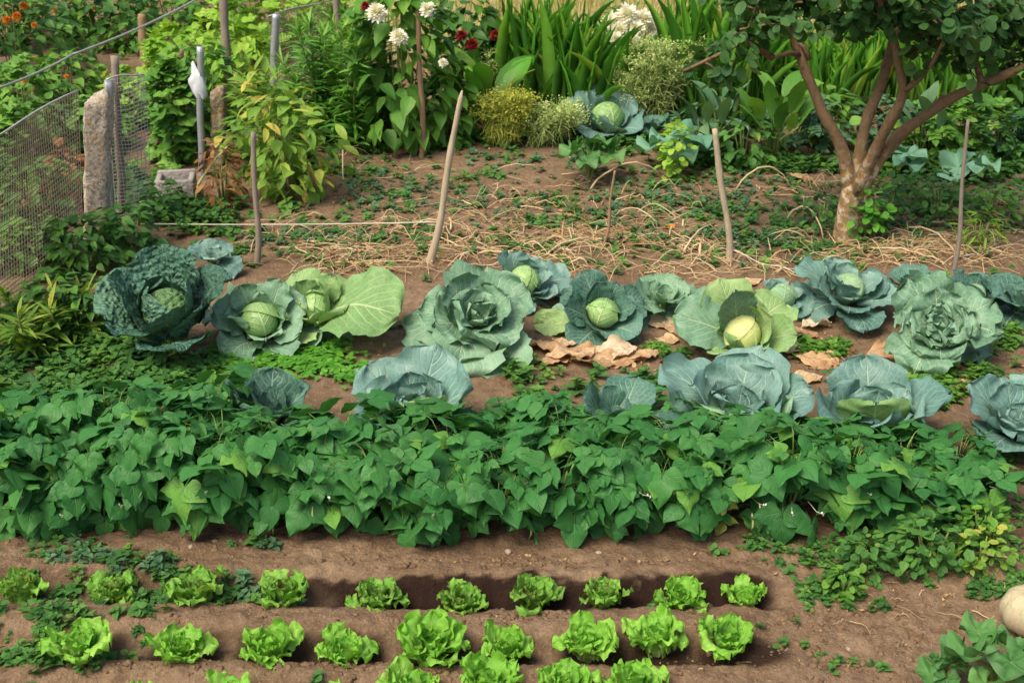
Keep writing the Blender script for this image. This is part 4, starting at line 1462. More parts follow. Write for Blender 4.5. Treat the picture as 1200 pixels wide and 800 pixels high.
def feathery(px, py, hpx, wpx, mat, label, name='fennel_plant', n=260, fall=0.0, group=None, umb=True):
    r = np.random.default_rng(int(px * 11 + py))
    p = GP(px, py)
    h, R = HH(py, hpx), wpx / S(py) / 2
    root = thing(name, label, 'fennel', p, 0, group)
    st, lf = MB(), MB()
    for k in range(n // 8):
        a = r.uniform(0, 6.28)
        e = R * sqrt(r.random())
        top = np.array((cos(a) * e + fall * R, sin(a) * e * .7, h * r.uniform(.55, 1.0)))
        b = np.array((cos(a) * e * .2, sin(a) * e * .2, 0))
        md = (b + top) / 2 + np.array((-fall * R * .2, 0, h * .12))
        st.tube([b, md, top], [.005, .004, .0025], 4, r.random(), cap=False)
        for q in range(9):
            d = r.normal(0, 1, 3)
            d[2] = abs(d[2]) * .7
            d /= np.linalg.norm(d)
            e2 = top + d * r.uniform(.04, .10)
            lf.tube([top - np.array((0, 0, .03)), (top + e2) / 2 + (0, 0, .01), e2], [.0032, .0026, .0018], 3, r.random(), cap=False)
            if umb:
                nn = 5
                T = e2[None] + r.normal(0, .014, (nn, 3))
                lf.scatter(T_SM[:2], Rm(r.uniform(0, 6, nn), r.normal(.3, .4, nn), 0), T, r.uniform(.010, .02, nn), r.random(nn))
            f = r.uniform(.3, .9)
            m_ = b * (1 - f) + top * f
            d2 = r.normal(0, 1, 3)
            d2 /= np.linalg.norm(d2)
            lf.tube([m_, m_ + d2 * .05, m_ + d2 * .09 - (0, 0, .02)], [.003, .0022, .0014], 3, r.random(), cap=False)
    st.build('stem', M['bean_stem'], root)
    lf.build('foliage', M[mat], root)
    return root


def rosette(name, label, cat, px, py, hpx, wpx, mat, tm, size, n, group=None, pit=(.7, .2), stemmed=True, seed=0):
    """Big leaves each on its own petiole."""
    r = np.random.default_rng(int(px * 17 + py) + seed)
    p = GP(px, py)
    h, R = HH(py, hpx), wpx / S(py) / 2
    root = thing(name, label, cat, p, 0, group)
    st, lf = MB(), MB()
    for k in range(n):
        a = k * 2.39996 + r.normal(0, .2)
        f = sqrt((k + .5) / n)
        top = np.array((cos(a) * R * .75 * f, sin(a) * R * .75 * f, h * (1 - .45 * f) * r.uniform(.75, 1.05)))
        st.tube([(0, 0, 0), (top[0] * .35, top[1] * .35, top[2] * .7), top], [.009, .007, .005], 5, r.random(), cap=False)
        lf.addt(tm[k % len(tm)], Rm(a - pi / 2 + r.normal(0, .4), r.uniform(-.7, .1) if stemmed else r.uniform(*sorted(pit)), r.normal(0, .25)), top, size * r.uniform(.7, 1.15), r.random())
    st.build('petiole', M['bean_stem'], root)
    lf.build('foliage', M[mat], root)
    return root


# --- left plot beyond the fence
GLB = 'bushes in the neighbouring plot'
LB = [
    (18, 92, 120, 150, 'dark', T_OV, .12, 330, 'tall dark bush with orange blooms in the upper left corner', [(20, 20, 9, 'orange_petal', -.3), (28, 8, 8, 'orange_petal', -.3), (8, 24, 8, 'orange_petal', -.3), (40, 30, 6, 'orange_petal', -.3)]),
    (120, 52, 70, 130, 'dark', T_OV, .13, 260, 'dark leafy bush behind the reddish soil patch', [(130, 4, 6, 'orange_petal', -.3), (110, 10, 5, 'orange_petal', -.3)]),
    (200, 32, 60, 120, 'mid', T_OV, .13, 220, 'mid green bush along the top edge beyond the cable', None),
    (70, 40, 50, 120, 'mid', T_OV, .13, 200, 'mid green leafy mass at the very top left', [(64, 12, 5, 'orange_petal', -.3)]),
    (160, 60, 40, 70, 'mid', T_SM, .08, 160, 'low green plants left of the short brown post', None),
    (255, 80, 60, 80, 'lime', T_OV, .12, 170, 'lime shrub between the tall post and plastic wrapped post', None),
    (10, 60, 70, 60, 'dark', T_OV, .12, 170, 'dark leafy mass at the upper left edge behind the orange blooms', None),
    (30, 145, 75, 100, 'mid', T_GR, .11, 150, 'blue green lobed bush below the cable at the left edge', [(28, 95, 5, 'orange_petal', -.3)]),
    (85, 120, 55, 80, 'mid', T_OV, .10, 180, 'leafy mid green bush in front of the reddish soil', [(78, 90, 5, 'orange_petal', -.3)]),
    (15, 215, 85, 90, 'mid', T_GR, .11, 170, 'bright lobed bush seen over the fence at left edge', None),
    (60, 196, 70, 90, 'dark', T_OV, .10, 200, 'dark bush right behind the top wire of the fence', None),
    (40, 262, 70, 110, 'dark', T_OV, .09, 220, 'dim bush behind the mesh low at left', None),
    (8, 318, 46, 70, 'mid', T_OV, .08, 150, 'low green plant behind the lower mesh at the left edge', None),
    (48, 300, 40, 60, 'dark', T_OV, .07, 150, 'low dark plant behind mesh just left of granite post', None),
    (85, 236, 55, 60, 'brown_leaf', T_EL, .09, 120, 'withered reddish brown plant behind the mesh', None),
    (118, 175, 60, 70, 'mid', T_OV, .09, 160, 'leafy bush behind the granite post', None),
    (150, 150, 66, 60, 'lime', T_GR, .10, 100, 'lime lobed vine shoots left of the short brown post', None),
    (205, 112, 72, 80, 'lime', T_GR, .14, 120, 'lime vine leaves around the dark stump post', None),
    (212, 190, 115, 70, 'mid', T_GR, .13, 200, 'tall green vine behind the leaning mesh panel', None),
    (245, 150, 90, 70, 'mid', T_OV, .11, 170, 'leafy green shrub behind the plastic wrapped post', None),
    (285, 110, 70, 80, 'lime', T_OV, .11, 150, 'yellow green shrub right of the tall post', None),
    (305, 62, 90, 130, 'lime', T_GR, .15, 200, 'hanging lime grape vine at the top edge left of the bluish post', None),
    (372, 40, 66, 90, 'lime', T_GR, .15, 140, 'lime grape vine over the far mesh panel', None),
    (250, 40, 60, 90, 'mid', T_OV, .12, 150, 'green shrub at the top edge behind the tall post', None),
    (196, 256, 40, 40, 'weed', T_OV, .065, 90, 'low nettle like plant at the foot of the leaning mesh', None),
    (152, 296, 50, 70, 'weed', T_OV, .075, 150, 'dense dark green leafy plant at the granite post foot', None),
    (95, 318, 56, 90, 'dark', T_OV, .08, 200, 'dark low bush against the mesh below the granite post', None),
    (62, 392, 60, 100, 'dark', T_OV, .075, 200, 'dark leafy plant behind the small yellow lilies', None),
    (112, 390, 56, 80, 'dark', T_OV, .075, 170, 'dark leafy plant left of the savoy', None),
]
for (px, py, h, w, mt, tm, sz, n, lb, fl) in LB:
    n = int(n * 1.35)
    nm = 'grape_vine' if 'vine' in lb else 'garden_bush'
    bush(nm, lb, 'vine' if 'vine' in lb else 'bush', px, py, h, w, M[mt], tm, sz, n, .35, GLB, flowers=fl)
# reddish dry leaves low right of the block, yellowing peony
bush('withered_plant', 'withered brown leaves hanging beside the concrete block', 'withered plant', 262, 238, 66, 56, M['brown_leaf'], T_EL + T_LA, .085, 150, .5, spread=1.2)
bush('peony_bush', 'yellowing green bush with long drooping leaves by the thin stake', 'bush', 345, 232, 118, 116, M['yellowing'], T_EL + T_OV[:2] + T_LA[:2], .125, 380, .45, spread=1.0, shell=.3)
bush('peony_bush', 'pale yellow green bush behind the drooping one', 'bush', 312, 205, 112, 88, M['yellowing'], T_LA + T_EL[:2], .15, 300, .1, spread=1.0, shell=.2)
rosette('squash_plant', 'big pale green squash leaf showing above fence by the granite post', 'squash plant', 66, 175, 48, 62, 'squash', T_SQ, .30, 3)
# a long arching yellow stem by the block
mb = MB()
b0 = GP(228, 240)
mb.tube([at(228, 240, b0[1]) - b0, at(233, 215, b0[1]) - b0, at(248, 192, b0[1]) - b0, at(266, 172, b0[1]) - b0], [.006, .010, .009, .005], 6, 1.0)
tag(mb.build('dry_stalk', M['pod'], None, loc=b0), 'arching yellow stalk beside the concrete block', 'dry stalk')
# --- lilies
GL = 'lilies left of the dahlias'
for (px, py, h, lb) in ((352, 168, 92, 'leafy lily stems left end, above the yellowing bush'), (376, 168, 128, 'narrow leaved lily clump behind the yellowing bush'), (398, 172, 150, 'tall spiky lily clump in the middle of lily group'), (420, 160, 150, 'tall dark lily clump left of the white dahlia'), (446, 150, 140, 'lily clump touching the white dahlia'), (385, 132, 100, 'lily clump at the back near the far mesh')):
    lily(px, py, h, lb, GL)
GY = 'small yellow lilies by the fence'
for (px, py, h, lb) in ((38, 408, 62, 'small yellowing lily nearest the left edge by the mesh'), (58, 398, 48, 'small yellowing lily right of the leftmost one'), (98, 398, 44, 'small yellowing lily left of the dying orange leaf')):
    lily(px, py, h, lb, GY, 'yellowing')
# --- dahlias and mixed border
bush('dahlia_plant', 'tall dark dahlia with white blooms beside the tall brown stake', 'dahlia', 470, 172, 205, 112, M['mid'], T_OV, .17, 330, .6, flowers=[(442, 16, 15, 'white_petal', -.35), (467, 44, 14, 'white_petal', -.4), (501, 12, 12, 'white_petal', -.3), (428, 8, 7, 'red_petal', -.3), (519, 74, 8, 'white_petal', -.35)])
bush('dahlia_plant', 'dark dahlia with deep red blooms right of the brown stake', 'dahlia', 548, 130, 128, 84, M['dark'], T_OV, .15, 260, .5, flowers=[(541, 42, 10, 'red_petal', -.35), (553, 53, 11, 'red_petal', -.35), (581, 42, 10, 'red_petal', -.3), (534, 66, 7, 'red_petal', -.35)])
bush('dahlia_plant', 'low leafy dahlia at the border foot right of white blooms', 'dahlia', 520, 164, 80, 80, M['mid'], T_OV, .13, 170, .6)
feathery(552, 138, 76, 62, 'umbel', 'pale green umbel plant between the red dahlia and irises', 'umbel_plant', 170)
rosette('canna_plant', 'broad leaved canna clump right of the umbels', 'canna', 572, 160, 74, 60, 'iris', T_EL, .45, 10, None, (.7, 1.3), False)
feathery(592, 172, 58, 54, 'fennel', 'bushy yellow fennel in front of the irises', n=480)
feathery(628, 170, 44, 76, 'umbel', 'fennel fallen over to the right beside yellow one', n=340, fall=.7)
feathery(768, 150, 92, 88, 'umbel', 'tall pale feathery umbel plant right of the blue cabbage', 'umbel_plant', 620)
feathery(740, 152, 60, 50, 'umbel', 'smaller feathery plant left of the tall pale one', 'umbel_plant', 240)
bush('flower_plant', 'white phlox blooming above the irises', 'flower', 738, 112, 104, 76, M['mid'], T_LA, .16, 200, .2, flowers=[(716, 28, 18, 'white_petal', -.5), (735, 19, 20, 'white_petal', -.55), (754, 24, 18, 'white_petal', -.5), (745, 36, 16, 'white_petal', -.6), (726, 37, 16, 'white_petal', -.6), (764, 36, 12, 'white_petal', -.5), (722, 46, 13, 'white_petal', -.7), (742, 48, 13, 'white_petal', -.7), (708, 36, 11, 'white_petal', -.6)])
bush('flower_plant', 'small white flowers by the pale umbels', 'flower', 728, 140, 70, 30, M['mid'], T_LA, .12, 70, .2, flowers=[(727, 68, 6, 'white_petal', -.1), (733, 66, 5, 'white_petal', -.1)])
bush('flower_plant', 'white flowers under the left tree spray', 'flower', 880, 142, 76, 50, M['dark'], T_LA, .14, 110, .2, flowers=[(868, 70, 6, 'white_petal', -.1), (880, 74, 6, 'white_petal', -.1), (886, 88, 6, 'white_petal', -.1), (876, 84, 5, 'white_petal', -.1)])
# --- irises
GI = 'iris clumps along the back border'
ix = 0
for px in range(590, 900, 21):
    swords('iris_clump', f"tall sword leaved iris clump, {ORD[ix] if ix < 10 else ['eleventh', 'twelfth', 'thirteenth', 'fourteenth', 'fifteenth', 'sixteenth'][ix - 10]} from the red dahlia along back border", 'iris', px + random.uniform(-5, 5), 138 + random.uniform(-10, 8), random.uniform(105, 145) * (.78 if 690 < px < 790 else 1) + (18 if 790 < px < 880 else 0), 44, M['iris'], 62, .027, GI)
    ix += 1
GI2 = 'iris clumps behind the tree'
for ix, px in enumerate((905, 935, 968, 1000, 1030, 1062, 1096, 1130, 1165, 1200)):
    swords('iris_clump', f"sword leaved iris clump behind the tree, {ORD[ix]} from its left side", 'iris', px + random.uniform(-6, 6), 122 + random.uniform(-8, 10), random.uniform(78, 108), 50, M['iris'], 54, .028, GI2)
# second iris belt further back
for ix, px in enumerate(range(600, 1240, 52)):
    swords('iris_clump', f"dim iris clump at the very back, {ORD[ix] if ix < 10 else ['eleventh', 'twelfth', 'thirteenth'][ix - 10]} from left before the dry grass", 'iris', px + random.uniform(-8, 8), 92 + random.uniform(-6, 6), random.uniform(60, 86), 64, M['iris'], 50, .028, 'iris clumps at the very back')
# --- foliage under the tree and right border
GR = 'leafy plants under the tree'
RB = [
    (822, 178, 52, 70, 'weed_blue', T_OV, .12, 110, 'blue green leafy plant just above the pale right stake'),
    (872, 188, 50, 90, 'weed', T_OV, .09, 190, 'low dark leafy plant left of the tree behind dry leaf'),
    (930, 176, 56, 80, 'weed_blue', T_PI, .14, 110, 'bluish fern leaved plant left of the trunk'),
    (965, 168, 60, 70, 'mid', T_OV, .11, 150, 'mid green leafy plant just left of the trunk fork'),
    (1035, 170, 56, 80, 'weed_blue', T_PI, .14, 110, 'bluish fern leaved plant behind the trunk on right'),
    (1090, 186, 60, 80, 'mid', T_PI, .14, 120, 'green fern leaved plant left of the bare stick'),
    (1130, 176, 66, 90, 'mid', T_PI, .15, 130, 'green fern leaved plant behind the bare stick'),
    (1168, 186, 56, 80, 'weed', T_PI, .13, 130, 'low fern leaved plant by the right edge kale'),
    (1160, 128, 62, 100, 'dark', T_OV, .13, 180, 'dark shrub behind the kale at the right edge'),
    (905, 130, 52, 80, 'dark', T_OV, .12, 140, 'dark shrub behind the white flowers under the tree'),
    (1012, 282, 70, 44, 'clover', T_SM, .055, 170, 'bright green sprouts growing at the trunk foot'),
    (1040, 268, 56, 40, 'weed', T_SM, .05, 130, 'dark sprouts right of the trunk foot'),
    (960, 268, 40, 56, 'weed', T_SM, .05, 130, 'small weedy clump left of the trunk foot'),
    (1100, 262, 50, 80, 'weed', T_SM, .05, 180, 'feathery weed clump left of bare stick'),
    (1160, 258, 46, 80, 'mid', T_SM, .05, 170, 'weed clump right of bare stick'),
    (1145, 290, 40, 50, 'lime', T_LA, .08, 110, 'bright yellow green tuft right of the bare stick'),
    (790, 212, 62, 34, 'lime', T_SM, .06, 100, 'slim lime green upright plant under the squash leaves'),
    (1075, 240, 36, 60, 'weed', T_SM, .05, 120, 'low weed clump between trunk and bare stick'),
]
for (px, py, h, w, mt, tm, sz, n, lb) in RB:
    bush('leafy_plant', lb, 'plant', px, py, h, w, M[mt], tm, sz, n, .25, GR)
for (px, py, h, w, mt, sz, n, lb) in ((1088, 652, 48, 96, 'weed', .042, 240, 'bushy small leaved weed at the right end of the bean row'), (1150, 636, 40, 56, 'mid', .04, 120, 'smaller bushy weed right of the one at the bean row end'), (1012, 664, 34, 60, 'weed', .038, 120, 'low small leaved weed left of the bushy one'), (988, 690, 26, 40, 'mid', .034, 70, 'low bright weed nearest to the last back row lettuce'), (1150, 662, 36, 60, 'yellowing', .034, 120, 'straggly yellowish weed on the path at right')):
    bush('weed_plant', lb, 'weed', px, py, h, w, M[mt], T_SM + T_OV[:2], sz, n, .2, 'weeds at the right end of the bean row')
rosette('broadleaf_plant', 'broad upright leaves of horseradish under the tree left', 'horseradish', 905, 190, 80, 84, 'mid', T_EL, .27, 18, None, (.7, 1.3), False)
rosette('broadleaf_plant', 'broad upright leaves of horseradish beside the pale right stake', 'horseradish', 838, 184, 70, 70, 'weed_blue', T_EL, .26, 14, None, (.7, 1.3), False)
rosette('broadleaf_plant', 'broad upright leaves among the weeds right of the trunk', 'horseradish', 1075, 190, 70, 60, 'weed_blue', T_EL, .24, 12, None, (.7, 1.3), False)
rosette('squash_plant', 'young squash with bright leaves left of the lime plant', 'squash plant', 690, 212, 52, 76, 'squash', T_SQ, .22, 9)
rosette('squash_plant', 'squash with wide blue green leaves right above the straw plot', 'squash plant', 795, 200, 44, 90, 'squash_blue', T_SQ, .30, 5)
rosette('squash_plant', 'low squash with flat leaves right of the trunk', 'squash plant', 1052, 205, 30, 60, 'squash_blue', T_SQ, .26, 4)
rosette('squash_plant', 'low squash leaves near the right edge kale', 'squash plant', 1140, 212, 26, 56, 'squash_blue', T_SQ, .24, 5)

# --- bottom right: squash and pumpkin
rosette('squash_plant', 'large squash plant with rough leaves in the bottom right corner', 'squash plant', 1168, 806, 70, 150, 'squash', T_SQ, .155, 11)
rosette('squash_plant', 'wilting squash leaves left of the corner squash', 'squash plant', 1108, 800, 40, 60, 'squash', T_SQ, .10, 5)
p = GP(1203, 735)
rad = 33 / S(735)
pk = thing('pumpkin', 'pale cream orange pumpkin at the right edge', 'pumpkin', p)
mb = MB()
n, m = 20, 48
V, Q, A = [], [], []
for i in range(n + 1):
    th = pi * i / n
    for j in range(m):
        ph = 2 * pi * j / m
        q = 1 + .10 * abs(sin(ph * 5.0)) ** .6 - .07 + .02 * sin(ph * 2 + 1)
        rr = rad * q * sin(th) ** .85
        z = rad * (.82 - .82 * cos(th)) if False else rad * .85 * (1 - cos(th)) - rad * .12 * math.exp(-(sin(th) / .3) ** 2) * (1 if th > pi / 2 else -1)
        V.append((cos(ph) * rr, sin(ph) * rr, z))
        A.append((0, i / n, .5))
for i in range(n):
    for j in range(m):
        Q.append((i * m + j, i * m + (j + 1) % m, (i + 1) * m + (j + 1) % m, (i + 1) * m + j))
mb.add(V, Q, A)
mb.build('shell', M['pumpkin'], pk)
mb = MB()
mb.tube([(0, 0, rad * 1.5), (.005, 0, rad * 1.72), (.02, .005, rad * 1.85)], [.016, .011, .012], 7)
mb.build('stalk', M['stake_brown'], pk)

# ------------------------------------------------------------------ low weeds and litter
def scatter_px(spots):
    """Each spot: px, py, rx, ry, count  ->  ground points."""
    out = []
    for (px, py, rx, ry, n) in spots:
        a = rng.normal(0, .55, (n, 2))
        for dx, dy in a:
            out.append(G(px + dx * rx, py + dy * ry))
    P = np.array(out)
    P[:, 2] = gz(P[:, 0], P[:, 1]) - .002
    return P


def patch(name, label, spots, mat, tm, s0, s1, cat='weeds'):
    T = scatter_px(spots)
    n = len(T)
    mb = MB()
    mb.scatter(tm, Rm(rng.uniform(0, 6.28, n), rng.normal(0, .2, n), rng.normal(0, .2, n)), T, rng.uniform(s0, s1, n), np.clip(rng.beta(2, 2, n), 0, 1))
    o = mb.build(name, mat)
    tag(o, label, cat, None, 'stuff')


patch('ground_weeds', 'low dark weeds spread over the straw plot', [(a_, b_, c_, d_, int(e_ * .4)) for a_, b_, c_, d_, e_ in [
    (430, 205, 50, 18, 160), (480, 235, 60, 18, 140), (400, 260, 70, 16, 160), (450, 280, 70, 14, 150), (360, 285, 60, 16, 130), (520, 210, 40, 12, 60), (600, 185, 40, 10, 60), (570, 205, 30, 8, 60), (640, 235, 80, 12, 150),
    (700, 258, 90, 12, 170), (640, 262, 60, 12, 110), (560, 285, 60, 12, 100), (630, 290, 50, 12, 150), (760, 290, 80, 14, 160), (820, 250, 70, 16, 170), (880, 245, 80, 16, 190), (860, 280, 70, 14, 190), (920, 265, 60, 18, 200),
    (930, 295, 60, 14, 150), (980, 300, 60, 14, 130), (1040, 290, 50, 14, 90), (830, 212, 60, 12, 90), (900, 212, 60, 10, 80), (760, 225, 50, 10, 80), (720, 205, 60, 10, 60), (1000, 220, 80, 12, 120), (1080, 225, 80, 12, 160),
    (1150, 235, 70, 16, 160), (1190, 265, 40, 18, 90), (1100, 250, 60, 14, 120), (330, 250, 40, 12, 60), (290, 290, 40, 14, 80), (800, 305, 60, 10, 70), (480, 305, 40, 8, 40), (700, 312, 90, 8, 70), (420, 312, 60, 8, 50), (950, 318, 80, 8, 60), (180, 300, 50, 14, 90), (150, 316, 40, 10, 60), (285, 305, 40, 10, 50), (440, 330, 40, 14, 26), (470, 390, 20, 20, 16)]], M['weed'], T_SP + T_PI, .028, .085)
patch('ground_weeds', 'low bluish weeds dotted over the straw plot', [(620, 185, 90, 14, 60), (560, 240, 90, 24, 90), (450, 225, 70, 30, 100), (720, 240, 100, 30, 120), (850, 230, 90, 24, 120), (900, 285, 90, 20, 110), (1130, 230, 80, 24, 120), (1060, 270, 80, 24, 80), (380, 280, 90, 20, 90)], M['weed_blue'], T_SP, .025, .07)
patch('ground_weeds', 'thin weeds along the bare path beyond the right end of the rows', [(1180, 560, 40, 60, 26), (1300, 420, 120, 80, 90), (1300, 300, 160, 60, 200), (1350, 200, 160, 40, 260), (1320, 620, 140, 80, 60)], M['weed'], T_SP + T_PI, .03, .09)
patch('clover', 'bright green clover mat between the cabbage rows', [(270, 424, 34, 14, 170), (330, 422, 50, 12, 260), (370, 428, 40, 14, 200), (420, 440, 40, 14, 110), (230, 430, 20, 14, 50), (300, 440, 60, 10, 120), (390, 408, 20, 10, 50)], M['clover'], T_TR, .03, .055, 'clover')
patch('ground_weeds', 'leafy weeds between the fence and the bean row', [(a_, b_, c_, d_, int(e_ * .65)) for a_, b_, c_, d_, e_ in [
    (60, 425, 70, 16, 140), (120, 410, 50, 20, 110), (40, 455, 60, 20, 140), (130, 450, 70, 20, 170), (210, 455, 60, 18, 130), (190, 420, 50, 16, 90), (260, 470, 60, 14, 100), (20, 400, 30, 24, 80), (640, 458, 60, 14, 18), (700, 448, 60, 14, 18), (600, 448, 50, 14, 18), (760, 450, 40, 10, 18)]], M['weed'], T_SPE + T_SPE + T_PI, .05, .13)
patch('ground_weeds', 'mid green weeds between the cabbages and dry leaves', [(960, 410, 30, 10, 60), (1080, 445, 30, 16, 80), (900, 400, 30, 10, 20), (1170, 395, 30, 12, 60), (1090, 470, 40, 14, 70), (1150, 440, 40, 14, 30), (860, 430, 40, 8, 20), (780, 410, 30, 8, 16), (180, 392, 40, 14, 60), (590, 430, 40, 8, 20)], M['mid'], T_SPE, .045, .09)
patch('ground_weeds', 'weeds straggling along the right end of the bean row', [(a_, b_, c_ * 1.15, d_ * 1.2, int(e_ * .55)) for a_, b_, c_, d_, e_ in [
    (1010, 640, 60, 16, 170), (1060, 615, 60, 22, 200), (1100, 600, 40, 22, 140), (960, 655, 40, 14, 90), (985, 675, 30, 18, 110), (960, 695, 22, 12, 60), (1080, 650, 50, 18, 90), (1150, 655, 40, 14, 60), (1165, 690, 30, 12, 70), (1190, 610, 20, 20, 30), (890, 640, 40, 10, 40), (1000, 770, 40, 8, 12), (960, 760, 50, 10, 10), (1020, 700, 30, 8, 14), (930, 740, 40, 12, 8), (1050, 590, 40, 20, 90)]], M['weed'], T_SPE + T_SP + T_PI, .022, .062)
patch('ground_weeds', 'weeds crowding the left lettuces', [(a_, b_, c_ * 1.1, d_ * 1.1, int(e_ * .3)) for a_, b_, c_, d_, e_ in [
    (150, 682, 60, 20, 170), (215, 690, 50, 14, 90), (275, 692, 40, 14, 80), (80, 690, 40, 24, 60), (40, 650, 40, 10, 30), (130, 660, 40, 10, 50), (320, 690, 30, 12, 40), (60, 740, 60, 16, 160), (20, 775, 40, 18, 120), (110, 770, 40, 14, 70), (190, 705, 60, 10, 60), (70, 715, 50, 10, 30), (140, 640, 40, 6, 30), (300, 634, 20, 6, 14), (160, 745, 30, 10, 20), (60, 790, 60, 8, 60), (150, 722, 60, 8, 20), (400, 795, 60, 8, 6), (770, 712, 12, 4, 10), (415, 700, 10, 5, 6)]], M['weed'], T_SPE + T_SP + T_PI, .025, .075)
patch('ground_weeds', 'broad pale weed leaves around the left lettuces', [(135, 668, 30, 12, 12), (190, 668, 30, 10, 10), (290, 688, 30, 10, 12), (310, 640, 14, 5, 3), (90, 640, 14, 5, 3), (60, 665, 20, 6, 4), (330, 700, 20, 6, 5)], M['weed_blue'], T_SPE, .05, .08)
patch('ground_weeds', 'dark weeds filling the floor of far borders', [(420, 168, 60, 10, 120), (540, 165, 60, 8, 90), (650, 160, 60, 10, 110), (730, 170, 60, 10, 90), (850, 190, 80, 10, 150), (940, 195, 80, 8, 140), (1050, 200, 80, 10, 120), (1150, 200, 60, 12, 120), (480, 140, 60, 14, 120), (200, 240, 50, 16, 120), (150, 220, 60, 30, 120), (240, 260, 60, 14, 90), (60, 160, 80, 60, 300), (250, 120, 80, 50, 300), (330, 190, 50, 20, 90)], M['dark'], T_SPE, .07, .14)
patch('ground_weeds', 'young bean seedlings and weeds behind bean row', [(a_, b_, c_, d_, int(e_ * .28)) for a_, b_, c_, d_, e_ in [(625, 505, 60, 12, 56), (705, 500, 50, 10, 50), (580, 500, 40, 10, 26), (640, 490, 40, 10, 30), (440, 520, 60, 10, 24), (250, 500, 40, 12, 30), (990, 450, 30, 6, 8), (1085, 480, 30, 12, 20)]], M['bean'], T_SPE, .12, .21)

# dry straw stalks
def stalk_pts(p, L, a, arch, r):
    n = 7
    t = np.linspace(0, 1, n)
    k = r.normal(0, .35)
    a = a + np.where(np.arange(n - 1) > r.integers(1, 7), r.normal(0, .8), 0)
    t_ = t[:-1]
    x = p[0] + np.cumsum(np.r_[0, np.full(n - 1, L / (n - 1))] * np.r_[0, np.cos(a + k * t_)])
    y = p[1] + np.cumsum(np.r_[0, np.full(n - 1, L / (n - 1))] * np.r_[0, np.sin(a + k * t_)])
    z = gz(x, y) + .004 + arch * np.sin(t * pi) + np.abs(r.normal(0, .006, n))
    return np.stack([x, y, z], -1)


r = np.random.default_rng(91)
SP = [(470, 200, 50, 14, 22), (400, 180, 12, 14, 14), (560, 215, 80, 20, 40), (640, 235, 90, 18, 60), (700, 215, 50, 12, 30), (590, 255, 90, 14, 60), (480, 270, 80, 14, 60), (420, 295, 60, 10, 60), (540, 290, 70, 14, 70), (650, 290, 80, 14, 90), (720, 275, 70, 14, 60),
      (770, 265, 60, 16, 40), (822, 295, 26, 12, 50), (945, 275, 18, 14, 26), (1080, 290, 60, 14, 130), (1030, 300, 50, 10, 60), (1140, 300, 40, 12, 50), (960, 225, 50, 10, 36), (880, 225, 40, 10, 26), (1000, 245, 60, 12, 26), (1150, 260, 50, 14, 26), (340, 270, 50, 18, 26), (780, 235, 60, 12, 26), (900, 310, 60, 8, 30), (500, 312, 60, 6, 26), (1150, 250, 30, 8, 14), (420, 316, 60, 6, 26), (680, 314, 80, 6, 40), (800, 322, 60, 6, 26), (940, 322, 60, 6, 20), (360, 308, 50, 6, 20)]
mb = MB()
for (px, py, rx, ry, n) in SP:
    for k in range(int(n * (1.5 if py > 268 or px > 930 else .6))):
        q = r.normal(0, .6, 2)
        p = G(px + q[0] * rx, py + q[1] * ry)
        P = stalk_pts(p, r.uniform(.06, .30), r.choice((0, pi)) + r.normal(0, .9), abs(r.normal(0, .028)), r)
        mb.tube(P, np.linspace(1, .5, 7) * r.gamma(1.6, .0010) + .0007, 4, float(np.clip(r.normal(.6, .28), 0, 1)), cap=False)
for k in range(70):
    q = (r.uniform(980, 1180), r.uniform(600, 800)) if k < 30 else (r.uniform(860, 1180), r.uniform(395, 470))
    p = G(*q)
    P = stalk_pts(p, r.uniform(.03, .12), r.uniform(0, 6.28), .006, r)
    mb.tube(P, np.linspace(1, .5, 7) * r.uniform(.001, .0026), 4, float(np.clip(r.normal(.4, .28), 0, 1)), cap=False)
tag(mb.build('straw', M['straw']), 'dry broken bean stalks strewn over the bare plot', 'straw', None, 'stuff')
AS = [((692, 222), (775, 210), .13, 'pale stalk arching beside the slender dark stick'), ((862, 224), (928, 224), .16, 'pale stalk arching left of the tree trunk'), ((920, 262), (965, 282), .15, 'bent pale stalk standing left of the trunk foot'), ((560, 300), (640, 308), .03, 'long pale stalk lying right of the left stake'),
      ((800, 300), (832, 268), .05, 'whitish stalk beside the right stake'), ((1010, 296), (1110, 312), .05, 'thick pale stalk right of the trunk foot'), ((1060, 270), (1120, 300), .07, 'arched pale stalk left of the bare stick'), ((404, 172), (402, 212), .12, 'upright dry stalk beside the lily foot'), ((1120, 650), (1190, 662), .02, 'thin dry stalk on the right path'), ((640, 302), (700, 285), .05, 'wiry pale stalk across the straw at centre')]
for (a, b, ar, lb) in AS:
    pa, pb = GP(*a), GP(*b)
    t = np.linspace(0, 1, 12)
    P = (pb - pa)[None] * t[:, None]
    P[:, 2] += ar * np.sin(t * pi) ** .7 + .004 + r.normal(0, .004, 12)
    m_ = MB()
    m_.tube(P, np.linspace(.0065, .004, 12), 6, .85)
    tag(m_.build('dry_stalk', M['straw'], None, loc=pa), lb, 'dry stalk', 'long dry stalks on the bare plot')

